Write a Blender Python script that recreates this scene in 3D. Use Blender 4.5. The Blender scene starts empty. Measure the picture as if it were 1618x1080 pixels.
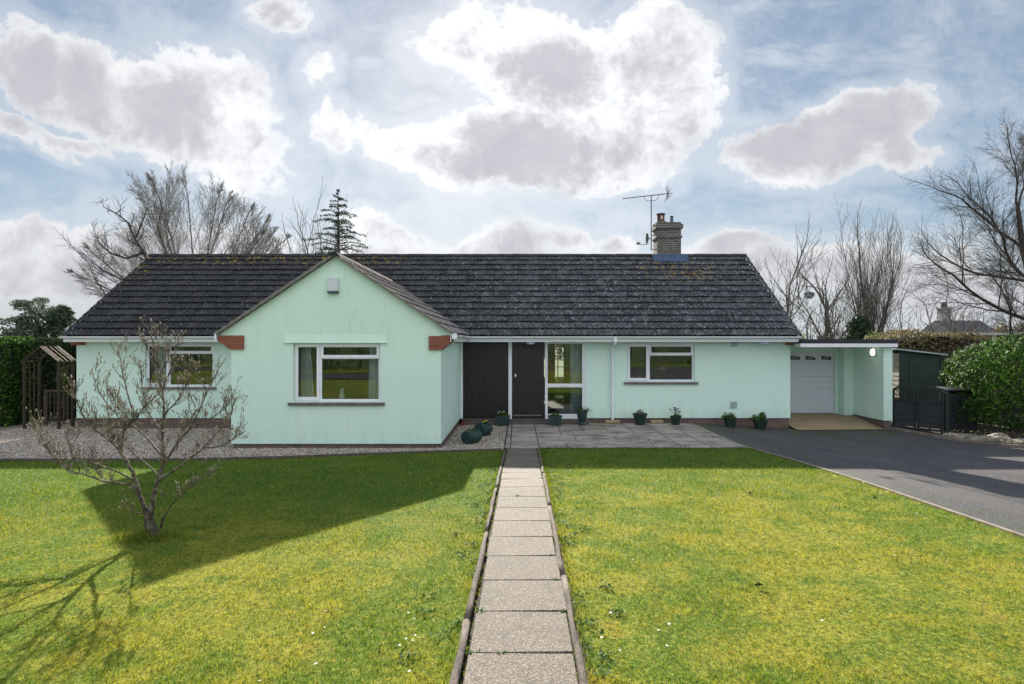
import bpy, bmesh, math, random
import numpy as np
from mathutils import Vector, Matrix
random.seed(7); RNG = np.random.default_rng(11)
S = bpy.context.scene
COL = S.collection
R = math.radians
EYE = 2.32          # camera height over the ground in front of the house
F = 970.0           # focal length in photo pixels (photo 1618 wide)

# ---------------------------------------------------------------- camera
cd = bpy.data.cameras.new('camera'); cam = bpy.data.objects.new('camera', cd); COL.objects.link(cam)
cam.location = (0, 0, EYE); cam.rotation_euler = (R(90), 0, 0)
cd.sensor_width = 36; cd.lens = 36*F/1618; cd.clip_end = 6000; cd.clip_start = .05
cd.shift_x = -9/1618; cd.shift_y = 1/1618
S.camera = cam
# ---------------------------------------------------------------- light
SUN_EL = R(24.5); SUN_AZ = math.atan2(-.12, 1)      # from +Y, towards -X
sd = bpy.data.lights.new('sun', 'SUN'); sd.energy = 4.5; sd.angle = R(.55); sd.color = (1, .93, .80)
sun = bpy.data.objects.new('sun', sd); COL.objects.link(sun)
sdir = Vector((math.sin(SUN_AZ)*math.cos(SUN_EL), math.cos(SUN_AZ)*math.cos(SUN_EL), math.sin(SUN_EL)))
sun.rotation_euler = sdir.to_track_quat('Z', 'Y').to_euler(); sun.location = (0, 0, 30)
S.view_settings.view_transform = 'Standard'; S.view_settings.look = 'None'; S.view_settings.gamma = 1
S.view_settings.exposure = 1.32
S.render.engine = 'CYCLES'

# ---------------------------------------------------------------- node helper
class N:
    def __init__(s, nt, sock): s.nt = nt; s.k = sock
    def _m(s, op, *a, clamp=False):
        n = s.nt.nodes.new('ShaderNodeMath'); n.operation = op; n.use_clamp = clamp
        for i, v in enumerate((s,)+a):
            if isinstance(v, N): s.nt.links.new(v.k, n.inputs[i])
            else: n.inputs[i].default_value = v
        return N(s.nt, n.outputs[0])
    def __add__(s, o): return s._m('ADD', o)
    __radd__ = __add__
    def __sub__(s, o): return s._m('SUBTRACT', o)
    def __rsub__(s, o): return (s*-1)+o
    def __mul__(s, o): return s._m('MULTIPLY', o)
    __rmul__ = __mul__
    def __truediv__(s, o): return s._m('DIVIDE', o)
    def abs(s): return s._m('ABSOLUTE')
    def max(s, o): return s._m('MAXIMUM', o)
    def min(s, o): return s._m('MINIMUM', o)
    def sqrt(s): return s._m('SQRT')
    def pow(s, o): return s._m('POWER', o)
    def fract(s): return s._m('FRACT')
    def floor(s): return s._m('FLOOR')
    def gt(s, o): return s._m('GREATER_THAN', o)
    def lt(s, o): return s._m('LESS_THAN', o)
    def atan2(s, o): return s._m('ARCTAN2', o)
    def sin(s): return s._m('SINE')
    def ss(s, a, b, lo=0., hi=1.):
        n = s.nt.nodes.new('ShaderNodeMapRange'); n.interpolation_type = 'SMOOTHSTEP'
        s.nt.links.new(s.k, n.inputs['Value'])
        n.inputs['From Min'].default_value = a; n.inputs['From Max'].default_value = b
        n.inputs['To Min'].default_value = lo; n.inputs['To Max'].default_value = hi
        return N(s.nt, n.outputs['Result'])
def combine(nt, x, y, z):
    n = nt.nodes.new('ShaderNodeCombineXYZ')
    for i, v in enumerate((x, y, z)):
        if isinstance(v, N): nt.links.new(v.k, n.inputs[i])
        else: n.inputs[i].default_value = v
    return N(nt, n.outputs[0])
def sep(nt, v):
    n = nt.nodes.new('ShaderNodeSeparateXYZ'); nt.links.new(v.k, n.inputs[0])
    return [N(nt, n.outputs[i]) for i in range(3)]
def mixc(nt, f, a, b, mode='MIX'):
    n = nt.nodes.new('ShaderNodeMix'); n.data_type = 'RGBA'; n.blend_type = mode
    for idx, v in ((0, f), (6, a), (7, b)):
        if isinstance(v, N): nt.links.new(v.k, n.inputs[idx])
        elif idx == 0: n.inputs[0].default_value = v
        else: n.inputs[idx].default_value = (*v, 1)[:4]
    return N(nt, n.outputs[2])
def noise(nt, v, scale, detail=3, rough=.5, dist=0., color=False):
    n = nt.nodes.new('ShaderNodeTexNoise')
    if v is not None: nt.links.new(v.k, n.inputs['Vector'])
    n.inputs['Scale'].default_value = scale; n.inputs['Detail'].default_value = detail
    n.inputs['Roughness'].default_value = rough; n.inputs['Distortion'].default_value = dist
    return N(nt, n.outputs['Color' if color else 'Fac'])
def voro(nt, v, scale, out='Distance', feature='F1', rnd=1.):
    n = nt.nodes.new('ShaderNodeTexVoronoi'); n.feature = feature
    nt.links.new(v.k, n.inputs['Vector']); n.inputs['Scale'].default_value = scale
    n.inputs['Randomness'].default_value = rnd
    return N(nt, n.outputs[out])
def vmul(nt, v, s):
    n = nt.nodes.new('ShaderNodeVectorMath'); n.operation = 'MULTIPLY'; nt.links.new(v.k, n.inputs[0]); n.inputs[1].default_value = s
    return N(nt, n.outputs[0])

# ---------------------------------------------------------------- world: sky with broken backlit cloud
W = bpy.data.worlds.new('World'); S.world = W; W.use_nodes = True
nt = W.node_tree; nt.nodes.clear()
sky = nt.nodes.new('ShaderNodeTexSky'); sky.sky_type = 'NISHITA'; sky.sun_disc = False
sky.sun_elevation = SUN_EL; sky.sun_rotation = SUN_AZ; sky.air_density = 1.0; sky.dust_density = .3; sky.ozone_density = 1.5
SKYK = .05
tc = nt.nodes.new('ShaderNodeTexCoord'); d = N(nt, tc.outputs['Generated'])
dx, dy, dz = sep(nt, d)
ady = dy.abs().max(.22)
U = (dx/ady)*F + 818; V = 541 - (dz/ady)*F           # a gnomonic chart of the northern sky
P = combine(nt, U*.01, V*.01, dy*.6)
warp = noise(nt, P, .55, 3, .5, color=True)
wx, wy, wz = sep(nt, warp)
U2 = U + (wx-.5)*90; V2 = V + (wy-.5)*80
P2 = combine(nt, U2*.01, V2*.01, dy*.6)
big = noise(nt, P2, .8, 10, .60); fine = noise(nt, P2, 5.5, 7, .62)
def blob(cx, cy, rx, ry, ang, amp=1.):
    c, s = math.cos(R(ang)), math.sin(R(ang))
    a = U2-cx; b = V2-cy
    p = (a*c + b*s)*(1./rx); q = (b*c - a*s)*(1./ry)
    return (1.-(p*p+q*q)).max(-1.5)*amp
blobs = [(190,160,215,82,22), (335,190,160,100,50), (90,80,120,40,25,.6), (40,205,110,22,28,.6), (120,232,70,16,12,.6), (455,25,62,32,0,.6),
         (505,115,38,44,50,.5), (530,195,60,48,35,.8), (660,240,170,50,22,.9), (720,60,90,60,-20,.8), (860,95,185,110,25,1.1), (870,230,230,85,0,1.1), (1020,120,125,120,60,1.),
         (1360,195,135,62,-18,1.), (1270,242,150,50,0,.9), (1420,250,80,35,0,.7),
         (20,380,170,38,0,.8), (100,440,230,60,0,.8), (300,400,190,42,0,.6), (590,360,90,34,25,.8), (700,410,260,45,0,.75), (850,385,100,25,0,.6), (975,392,60,25,0,.6), (1180,385,75,28,0,.7), (1300,420,260,50,0,.75), (1500,470,300,45,0,.6)]
D = None
for b in blobs:
    v = blob(*b); D = v if D is None else D.max(v)
south = ((0-dy).ss(-.05, .35))                         # broken cloud all over the southern half
generic = (noise(nt, combine(nt, dx/(dz.abs()+.25), dy/(dz.abs()+.25), 0.), 1.1, 6, .55)-.47)*4.
D = D*(1-south) + generic*south
D = D + (big-.5)*2.3 + (fine-.5)*.9
cover = D.ss(-.16, .44)
wisp = noise(nt, combine(nt, U*.006, V*.014, 0.), 1.2, 6, .6).ss(.42, .75)*.45
veil = blob(470, 170, 260, 190, 0).max(blob(620, 260, 330, 110, 10)).max(blob(250, 330, 420, 60, 0, .8)).max(blob(900, 350, 400, 60, 0, .8))
veil = veil.ss(-.2, .9)*noise(nt, P2, .9, 8, .6).ss(.32, .66)*.42*(1-south)
halo = D.ss(-1.1, .1)*.38
cover = cover.max(wisp).max(veil).max(halo*(1-south))
thick = ((D + (noise(nt, P2, .75, 6, .52)-.5)*2.2).ss(.10, 1.05))
glow = ((1-(((U-760)*.0016)._m('POWER', 2.)+((V-110)*.002)._m('POWER', 2.))).max(0.))*(dy.gt(0))
rim = (glow*.22+.90)
cw = combine(nt, rim*1.0, rim*1.01, rim*1.03)
shade = noise(nt, P2, 2.2, 6, .6)*.22-.11
cg = combine(nt, rim*.15+.46+shade, rim*.15+.465+shade, rim*.16+.505+shade)
cc = mixc(nt, thick, cw, cg)
low = V.ss(330, 520)*(dy.gt(0))
cc = mixc(nt, low*.65, cc, combine(nt, shade*2+.60, shade*2+.62, shade*2+.66))
# clouds opposite the sun are lit from the front
cc = mixc(nt, south, cc, combine(nt, (1-thick)*.7+1.25, (1-thick)*.7+1.25, (1-thick)*.7+1.28))
K = 2**(-S.view_settings.exposure)
cc = mixc(nt, 1., cc, (K/SKYK,)*3, 'MULTIPLY')
skc = N(nt, sky.outputs[0])
skc = mixc(nt, 1., skc, (1.05, 1.0, .94), 'MULTIPLY')
skc = mixc(nt, .62, skc, ((.28*K/SKYK), (.38*K/SKYK), (.51*K/SKYK)))
skc = mixc(nt, low*.8, skc, ((.60*K/SKYK), (.64*K/SKYK), (.70*K/SKYK)))
lp = mixc(nt, cover, skc, cc)
bg = nt.nodes.new('ShaderNodeBackground'); bg.inputs['Strength'].default_value = SKYK
nt.links.new(lp.k, bg.inputs['Color'])
wo = nt.nodes.new('ShaderNodeOutputWorld'); nt.links.new(bg.outputs[0], wo.inputs[0])
W.cycles.sampling_method = 'MANUAL'; W.cycles.sample_map_resolution = 1024

# ---------------------------------------------------------------- materials
def newmat(name):
    m = bpy.data.materials.new(name); m.use_nodes = True
    nt = m.node_tree; b = nt.nodes['Principled BSDF']
    tc = nt.nodes.new('ShaderNodeTexCoord')
    return m, nt, b, N(nt, tc.outputs['Object'])
def gpos(nt):
    g = nt.nodes.new('ShaderNodeNewGeometry'); return N(nt, g.outputs['Position'])
def setc(nt, b, c):
    if isinstance(c, N): nt.links.new(c.k, b.inputs['Base Color'])
    else: b.inputs['Base Color'].default_value = (*c, 1)
def bump(nt, b, h, dist=.01, strength=1.):
    n = nt.nodes.new('ShaderNodeBump'); n.inputs['Distance'].default_value = dist; n.inputs['Strength'].default_value = strength
    nt.links.new(h.k, n.inputs['Height']); nt.links.new(n.outputs[0], b.inputs['Normal'])
def simple(name, c, rough=.6, var=.12, vs=3., bs=0, bd=.002, metal=0., spec=None, stretch=None):
    m, nt, b, _ = newmat(name)
    v = gpos(nt)
    if stretch: v = vmul(nt, v, stretch)
    n = noise(nt, v, vs, 4, .6)
    dark = tuple(x*(1-var) for x in c); lite = tuple(min(1, x*(1+var)) for x in c)
    setc(nt, b, mixc(nt, n.ss(.25, .75), dark, lite))
    b.inputs['Roughness'].default_value = rough; b.inputs['Metallic'].default_value = metal
    if spec is not None: b.inputs['Specular IOR Level'].default_value = spec
    if bs: bump(nt, b, noise(nt, v, bs, 4, .6), bd)
    return m
def island(nt):
    g = nt.nodes.new('ShaderNodeNewGeometry'); return N(nt, g.outputs['Random Per Island'])
def leafmat(name, cols, rough=.5, trans=.25, spec=.4):
    """cols: list of colours picked per leaf"""
    m, nt, b, _ = newmat(name)
    r = island(nt); rp = nt.nodes.new('ShaderNodeValToRGB'); rp.color_ramp.interpolation = 'LINEAR'
    e = rp.color_ramp.elements
    e[0].position = 0; e[0].color = (*cols[0], 1); e[1].position = 1; e[1].color = (*cols[-1], 1)
    for i, c in enumerate(cols[1:-1]):
        k = e.new((i+1)/(len(cols)-1)); k.color = (*c, 1)
    nt.links.new(r.k, rp.inputs[0]); c = N(nt, rp.outputs[0])
    setc(nt, b, c); b.inputs['Roughness'].default_value = rough; b.inputs['Specular IOR Level'].default_value = spec
    if trans:
        t = nt.nodes.new('ShaderNodeBsdfTranslucent'); nt.links.new(c.k, t.inputs[0])
        mx = nt.nodes.new('ShaderNodeMixShader'); mx.inputs[0].default_value = trans
        nt.links.new(b.outputs[0], mx.inputs[1]); nt.links.new(t.outputs[0], mx.inputs[2])
        nt.links.new(mx.outputs[0], nt.nodes['Material Output'].inputs[0])
    return m

# painted render
m, nt, b, v = newmat('mint_render'); v = gpos(nt)
n1 = noise(nt, v, .8, 4, .6); n2 = noise(nt, vmul(nt, v, (3, 3, .5)), 2., 4, .6)
c = mixc(nt, n1.ss(.3, .7), (.64, .85, .755), (.68, .88, .79))
c = mixc(nt, n2.ss(.50, .78)*.18, c, (.50, .68, .58))
x_, y_, z_ = sep(nt, v)
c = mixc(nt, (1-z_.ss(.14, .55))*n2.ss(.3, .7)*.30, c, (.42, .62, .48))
n3 = noise(nt, vmul(nt, v, (9, 9, .5)), 1., 4, .6)
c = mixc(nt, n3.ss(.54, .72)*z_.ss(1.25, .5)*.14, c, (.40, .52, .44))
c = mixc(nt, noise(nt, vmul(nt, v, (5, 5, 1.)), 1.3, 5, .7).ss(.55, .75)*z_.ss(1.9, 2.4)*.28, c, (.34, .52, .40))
setc(nt, b, c); b.inputs['Roughness'].default_value = .85; b.inputs['Specular IOR Level'].default_value = .2
bump(nt, b, noise(nt, v, 55, 3, .6)*.6+noise(nt, vmul(nt, v, (1, 1, 3)), 9, 3, .5), .008, .55)
MINT = m
WHITE = simple('white_upvc', (.80, .83, .88), .35, .06, 2.5)
GUTTER = simple('white_gutter_plastic', (.82, .86, .90), .35, .10, 1.3)
SOFFIT = simple('soffit_board', (.62, .70, .66), .6, .05)
SLATE = simple('sill_tile', (.14, .12, .11), .6, .3, 6, 30, .003)
DARKWOOD = simple('dark_stained_boards', (.016, .012, .012), .40, .35, 3, 20, .002, stretch=(6, 1, .5))
CHROME = simple('polished_metal', (.75, .75, .75), .25, .05, metal=.9)
BLACK = simple('black_metal', (.02, .02, .022), .5, .2)
ALU = simple('aerial_metal', (.10, .11, .12), .4, .3, metal=.5)
LEAD = simple('flashing', (.035, .07, .16), .5, .25, 6)
STEELG = simple('grey_paint', (.22, .24, .24), .5, .1)
VENTM = simple('vent_paint', (.42, .62, .55), .7, .1)
HOLE = simple('void', (.01, .01, .01), .9, .1)

# lawn colours in world space, shared by turf and blades
def turfcol(nt, v):
    a = noise(nt, v, .55, 5, .62); b_ = noise(nt, v, 2.6, 5, .65); c_ = noise(nt, vmul(nt, v, (1, 1, 1)), 11, 3, .6)
    x, y, z = sep(nt, v)
    mx = (a*.5+b_*.5)
    e_ = noise(nt, v, 26, 3, .65); g_ = noise(nt, v, 7, 4, .6)
    moss = mx.ss(.43, .58)
    front = (y-x.ss(-.4, .6)*2.6).ss(4.2, 9.)                            # greener house-side lawn, with the house shadow's tone painted in
    base = mixc(nt, moss, (.15, .235, .028), (.37, .365, .050))
    base = mixc(nt, (b_*.6+c_*.4).ss(.55, .67)*.60, base, (.36, .27, .06))
    base = mixc(nt, (c_*.5+a*.5).ss(.55, .70)*.55, base, (.05, .11, .016))
    base = mixc(nt, e_.ss(.50, .64)*.65, base, (.045, .11, .012))
    base = mixc(nt, (e_*.6+g_*.4).ss(.56, .66)*0+(1-e_).ss(.54, .66)*.65, base, (.46, .44, .10))
    base = mixc(nt, g_.ss(.60, .70)*.35, base, (.34, .25, .045))
    base = mixc(nt, front*.70, base, (.065, .165, .022))
    return base
m, nt, b, v = newmat('turf'); v = gpos(nt)
c = turfcol(nt, v); c = mixc(nt, noise(nt, v, 60, 3, .7).ss(.35, .7)*.55, c, (.06, .065, .02))
setc(nt, b, c); b.inputs['Roughness'].default_value = .95; b.inputs['Specular IOR Level'].default_value = .1
bump(nt, b, noise(nt, v, 45, 4, .7), .03, .9)
TURF = m
m, nt, b, v = newmat('grass_blades'); v = gpos(nt); r = island(nt)
c = turfcol(nt, v)
c = mixc(nt, r.lt(.28)*.75, c, (.045, .13, .010)); c = mixc(nt, r.gt(.84)*.6, c, (.46, .40, .10)); c = mixc(nt, (r*7.3).fract()*.5, c, mixc(nt, .5, c, (.02, .04, .01)))
setc(nt, b, c); b.inputs['Roughness'].default_value = .6; b.inputs['Specular IOR Level'].default_value = .25
t = nt.nodes.new('ShaderNodeBsdfTranslucent'); c2 = mixc(nt, 1., c, (1.5, 1.35, .6), 'MULTIPLY'); nt.links.new(c2.k, t.inputs[0])
mx = nt.nodes.new('ShaderNodeMixShader'); mx.inputs[0].default_value = .42
nt.links.new(b.outputs[0], mx.inputs[1]); nt.links.new(t.outputs[0], mx.inputs[2]); nt.links.new(mx.outputs[0], nt.nodes['Material Output'].inputs[0])
BLADES = m
SOIL = simple('soil', (.045, .032, .022), .95, .4, 6, 25, .02)
m, nt, b, v = newmat('rough_grassland'); v = gpos(nt)
setc(nt, b, mixc(nt, noise(nt, v, .4, 5, .6).ss(.3, .7), (.05, .09, .02), (.10, .12, .035))); b.inputs['Roughness'].default_value = .95
bump(nt, b, noise(nt, v, 8, 4, .7), .05); FIELD = m
# tarmac
m, nt, b, v = newmat('tarmac'); v = gpos(nt)
sp = voro(nt, v, 95, 'Color'); sx, _, _ = sep(nt, sp)
c = mixc(nt, sx.ss(.3, 1.), (.028, .027, .031), (.13, .124, .134))
c = mixc(nt, noise(nt, vmul(nt, v, (1.6, .5, 1)), .9, 6, .65).ss(.42, .62)*.45, c, (.105, .10, .102))
c = mixc(nt, noise(nt, v, 2.6, 6, .7).ss(.56, .66)*.5, c, (.028, .027, .030))
x_, y_, z_ = sep(nt, v)
mz = (y_.ss(15.4, 17.2))*noise(nt, v, 3, 5, .7).ss(.42, .6)
c = mixc(nt, mz*.7, c, (.05, .062, .015))
edge = ((x_-5.25).abs().ss(0, .45, 1, 0))*noise(nt, v, 9, 4, .7).ss(.5, .62)
c = mixc(nt, edge*.7, c, (.05, .08, .02))
setc(nt, b, c); b.inputs['Roughness'].default_value = .72; b.inputs['Specular IOR Level'].default_value = .35
bump(nt, b, voro(nt, v, 95), .006, .8); TARMAC = m
ROADM = simple('road_asphalt', (.06, .058, .065), .8, .25, 3, 80, .004)
# washed aggregate slabs
def slabmat(name, base, peb, joints=False):
    m, nt, b, v = newmat(name); v = gpos(nt)
    vc = voro(nt, v, 105, 'Color'); a, b2, _ = sep(nt, vc); vd = voro(nt, v, 105)
    c = mixc(nt, a.ss(.35, 1.), base, peb)
    c = mixc(nt, (b2.gt(.82))*.7, c, tuple(min(1, x*1.7) for x in peb))
    c = mixc(nt, vd.ss(.42, .75)*.7, c, tuple(x*.45 for x in base))
    r = island(nt)
    c = mixc(nt, (r*.5), c, mixc(nt, 1., c, (.72, .68, .64), 'MULTIPLY'))
    c = mixc(nt, noise(nt, v, 2.2, 5, .65).ss(.5, .72)*.75, c, (.085, .075, .062))
    c = mixc(nt, noise(nt, v, 7, 5, .7).ss(.56, .70)*.6, c, (.05, .05, .035))
    setc(nt, b, c); b.inputs['Roughness'].default_value = .85
    bump(nt, b, vd*-1, .005, .7)
    return m
PATHM = slabmat('washed_aggregate', (.125, .10, .08), (.235, .20, .165))
m, nt, b, v = newmat('patio_slabs'); v = gpos(nt)
x_, y_, z_ = sep(nt, v)
CX, CY, RR = 2.25, 14.7, 1.3
rx = x_-CX; ry = y_-CY; rad = (rx*rx+ry*ry).sqrt()
inside = rad.lt(RR)
gx = ((x_-.47)/.63); gy = ((y_-13.12)/.62)
jx = ((gx.fract()-.5).abs()).gt(.483); jy = ((gy.fract()-.5).abs()).gt(.483)
cellid = gx.floor()*7.13+gy.floor()*3.77
ang = ry.atan2(rx)*(1/(2*math.pi))
ring = (rad/.435); rj = ((ring.fract()-.5).abs()).gt(.475)
nseg = (ring.floor()*5+5); aj = (((ang*nseg).fract()-.5).abs()).gt(.485)
J = (jx.max(jy))*(1-inside) + (rj.max(aj))*inside
cid = cellid*(1-inside) + (ring.floor()*11.7+(ang*nseg).floor()*2.31)*inside
tone = (cid*12.9898).sin()*43758.5
tone = tone.fract()
c = mixc(nt, tone, (.30, .27, .245), (.44, .38, .355))
c = mixc(nt, noise(nt, vmul(nt, v, (1, 1.6, 1)), 1.3, 6, .68).ss(.45, .66)*.85, c, (.075, .073, .072))
c = mixc(nt, noise(nt, v, 14, 4, .7).ss(.5, .8)*.4, c, (.30, .29, .27))
c = mixc(nt, (y_.ss(15.8, 16.8))*.45*noise(nt, v, 2, 3).ss(.35, .6), c, (.14, .15, .08))
c = mixc(nt, J, c, (.018, .017, .014))
setc(nt, b, c); b.inputs['Roughness'].default_value = .8; bump(nt, b, (1-J)+noise(nt, v, 30, 3)*.15, .008, .7)
PATIO = m
# gravel
GRAVB = simple('gravel_bed', (.22, .19, .16), .95, .35, 18, 60, .02)
GRAV = leafmat('gravel_stones', [(.20,.16,.13),(.38,.33,.27),(.52,.46,.40),(.70,.66,.60),(.26,.23,.21),(.46,.36,.28)], .75, 0, .3)
KERBM = simple('concrete_kerb', (.26, .21, .17), .85, .3, 5, 40, .004)
STEPM = simple('brown_step_tile', (.10, .085, .075), .75, .3, 6, 20, .003)
CONC = simple('garage_apron', (.30, .225, .14), .85, .2, 1.6, 40, .003)
LOGM = simple('weathered_log', (.13, .10, .085), .9, .6, 9, 40, .015, stretch=(3, .6, 3))
# brick
def brickmat(name, c1, c2, mortar, bw=.215, bh=.065, mm=.010, off=0.):
    m, nt, b, v = newmat(name); v = gpos(nt); x, y, z = sep(nt, v)
    vec = combine(nt, x+y+off, z, 0.)
    t = nt.nodes.new('ShaderNodeTexBrick'); nt.links.new(vec.k, t.inputs['Vector'])
    t.inputs['Color1'].default_value = (*c1, 1); t.inputs['Color2'].default_value = (*c2, 1); t.inputs['Mortar'].default_value = (*mortar, 1)
    t.inputs['Scale'].default_value = 1; t.inputs['Mortar Size'].default_value = mm; t.inputs['Brick Width'].default_value = bw
    t.inputs['Row Height'].default_value = bh+mm; t.inputs['Mortar Smooth'].default_value = .3
    c = mixc(nt, noise(nt, v, 7, 5, .65).ss(.35, .75)*.6, N(nt, t.outputs['Color']), tuple(x*.45 for x in c2))
    setc(nt, b, c); b.inputs['Roughness'].default_value = .85
    h = (1-N(nt, t.outputs['Fac']))+noise(nt, v, 60, 3)*.3
    bump(nt, b, h, .008, .8); return m
PLINTH = brickmat('brown_brick', (.13, .085, .07), (.19, .13, .11), (.15, .13, .12))
CHIM = brickmat('chimney_brick', (.095, .08, .075), (.16, .14, .13), (.30, .30, .295))
REDB = brickmat('red_corbel_brick', (.42, .12, .075), (.52, .17, .10), (.20, .09, .07), .6, .024, .014)
# roof tiles
def tilemat(name, wing=False):
    m, nt, b, v = newmat(name); v = gpos(nt); x, y, z = sep(nt, v); r = island(nt)
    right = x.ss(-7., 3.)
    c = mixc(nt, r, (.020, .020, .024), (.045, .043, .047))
    if wing: c = mixc(nt, r, (.26, .22, .20), (.40, .34, .31))  # sun glare on the wing slopes painted in as a paler base
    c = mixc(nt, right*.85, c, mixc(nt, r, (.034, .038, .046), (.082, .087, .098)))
    vs = vmul(nt, v, (1, 1, .6))
    f = noise(nt, vs, 5.5, 5, .7); g = noise(nt, vs, 19, 4, .75)
    lich = (f*.45+g*.55)
    c = mixc(nt, lich.ss(.53, .59)*(right*.75+.13), c, (.33, .34, .35))
    sp = noise(nt, v, 26, 2, .5).ss(.66, .70)
    c = mixc(nt, sp*.8, c, (.55, .56, .56))
    # yellow lichen: under the left ridge and below the stack
    yl = (z.ss(4.75, 5.15))*(1-x.ss(-4.5, -3.))
    stack = ((1-(((x-5.5)*.55)._m('POWER', 2.)+((z-4.85)*1.6)._m('POWER', 2.))).max(0.))*1.5
    ver = (1-x.ss(-12.6, -12.0))*z.ss(3.8, 4.8)
    ym = (yl.max(stack).max(ver))
    yn = noise(nt, v, 6.5, 4, .65).ss(.55, .62)
    c = mixc(nt, (ym*yn).min(.9), c, (.36, .25, .05))
    yr = noise(nt, v, 4.7, 3, .6).ss(.71, .73)
    c = mixc(nt, yr*.7, c, (.38, .22, .04))
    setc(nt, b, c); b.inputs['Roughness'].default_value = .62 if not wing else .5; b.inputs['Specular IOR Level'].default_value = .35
    bump(nt, b, noise(nt, v, 70, 3, .7), .004, .8); return m
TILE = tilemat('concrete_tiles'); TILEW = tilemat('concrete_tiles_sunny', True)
MORTAR = simple('verge_mortar', (.19, .18, .165), .9, .35, 12, 40, .01)
# glass
def glass(name, tint=(.9,.95,.93), boost=.10, frost=0):
    m = bpy.data.materials.new(name); m.use_nodes = True; nt = m.node_tree; nt.nodes.clear()
    o = nt.nodes.new('ShaderNodeOutputMaterial'); tr = nt.nodes.new('ShaderNodeBsdfTransparent'); tr.inputs[0].default_value = (*tint, 1)
    gl = nt.nodes.new('ShaderNodeBsdfGlossy'); gl.inputs['Roughness'].default_value = .02; fr = nt.nodes.new('ShaderNodeFresnel'); fr.inputs[0].default_value = 1.55
    f = N(nt, fr.outputs[0])*1.05+boost
    g = nt.nodes.new('ShaderNodeNewGeometry'); bn = nt.nodes.new('ShaderNodeBump'); bn.inputs['Distance'].default_value = .0006
    h = noise(nt, N(nt, g.outputs['Position']), 1.7, 2); nt.links.new(h.k, bn.inputs['Height']); nt.links.new(bn.outputs[0], gl.inputs['Normal'])
    mx = nt.nodes.new('ShaderNodeMixShader'); nt.links.new(f.k, mx.inputs[0])
    if frost:
        tl = nt.nodes.new('ShaderNodeBsdfRefraction'); tl.inputs['Roughness'].default_value = .5; tl.inputs['IOR'].default_value = 1.02; tl.inputs[0].default_value = (.8, .85, .85, 1)
        nt.links.new(tl.outputs[0], mx.inputs[1])
    else: nt.links.new(tr.outputs[0], mx.inputs[1])
    nt.links.new(gl.outputs[0], mx.inputs[2]); nt.links.new(mx.outputs[0], o.inputs[0])
    return m
GLASS = glass('window_glass', boost=.05); FROST = glass('obscured_glass', boost=.08, frost=1)
PLASTER = simple('interior_plaster', (.42, .40, .34), .9, .06)
GREENW = simple('hall_wallpaper', (.30, .36, .24), .9, .06)
CARPET = simple('interior_floor', (.16, .12, .09), .95, .1)
CURT = simple('curtain_fabric', (.60, .64, .70), .9, .1)
PINE = simple('varnished_pine', (.36, .21, .09), .5, .25, 3, stretch=(4, 4, .4))
# vegetation
BARK = simple('bare_bark', (.12, .105, .095), .9, .35, 3, 12, .01)
BARKD = simple('dark_bark', (.065, .055, .05), .9, .35, 3)
BARKH = simple('distant_bark', (.20, .19, .19), .9, .25, 1)
m, nt, b, v = newmat('magnolia_bark'); v = gpos(nt)
c = mixc(nt, noise(nt, v, 14, 4, .65).ss(.4, .65), (.06, .046, .036), (.22, .195, .16)); c = mixc(nt, noise(nt, v, 22, 4, .7).ss(.56, .68)*.8, c, (.17, .17, .03))
x_, y_, z_ = sep(nt, v); c = mixc(nt, (1-z_.ss(.45, .95))*noise(nt, v, 16, 4, .75).ss(.30, .58)*.95, c, (.035, .028, .014))
setc(nt, b, c); b.inputs['Roughness'].default_value = .8; bump(nt, b, noise(nt, v, 40, 4, .7), .012); MAGB = m
BUDM = leafmat('magnolia_bud_fur', [(.22,.18,.12),(.44,.40,.31),(.16,.11,.07)], .8, .2)
HEDGED = leafmat('dark_hedge_leaves', [(.012,.026,.010),(.022,.045,.014),(.035,.065,.018),(.05,.085,.022)], .6, .2)
HEDGEB = leafmat('browned_hedge_leaves', [(.20,.17,.08),(.30,.25,.13),(.14,.14,.06),(.38,.29,.16)], .7, .2)
HEDGEO = leafmat('olive_hedge_leaves', [(.07,.085,.025),(.12,.13,.04),(.17,.16,.06),(.05,.07,.02)], .7, .25)
LAUREL = leafmat('glossy_laurel_leaves', [(.012,.04,.007),(.028,.08,.012),(.045,.12,.016),(.14,.24,.035)], .6, .3, .12)
IVY = leafmat('ivy_leaves', [(.015,.035,.014),(.03,.06,.022),(.05,.09,.03)], .45, .2)
LIME = leafmat('yellow_green_leaves', [(.10,.16,.02),(.18,.24,.03),(.06,.10,.02)], .5, .35)
NEEDLE = leafmat('conifer_needles', [(.03,.055,.04),(.055,.085,.055),(.08,.11,.07)], .7, .1)  # lightened, with distance haze put into the colour
PINEN = leafmat('pine_needles', [(.09,.125,.095),(.15,.19,.14),(.20,.24,.18)], .7, .15)  # haze over the far pine put into these paler greens
POTG = simple('green_pot_plastic', (.018, .05, .045), .4, .2, 8)
POTB = simple('dark_green_tub', (.012, .035, .022), .4, .2, 8)
TERRA = simple('terracotta', (.24, .07, .04), .7, .2, 9)
LEAFG = leafmat('plant_leaves', [(.03,.08,.015),(.06,.13,.02),(.10,.17,.035)], .75, .2, .2)
LEAFR = leafmat('plum_leaves', [(.06,.012,.02),(.10,.02,.025),(.04,.03,.02)], .5, .1)
WHITEF = simple('white_petals', (.8, .8, .78), .6, .03); YELF = simple('yellow_petals', (.75, .6, .03), .6, .1); PINKF = simple('peach_petals', (.72, .38, .30), .6, .1)
TRELS = simple('trellis_slats', (.065, .048, .032), .8, .4, 8)
TRELL = simple('dark_trellis_timber', (.035, .024, .017), .8, .4, 6, 20, .004)
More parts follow.
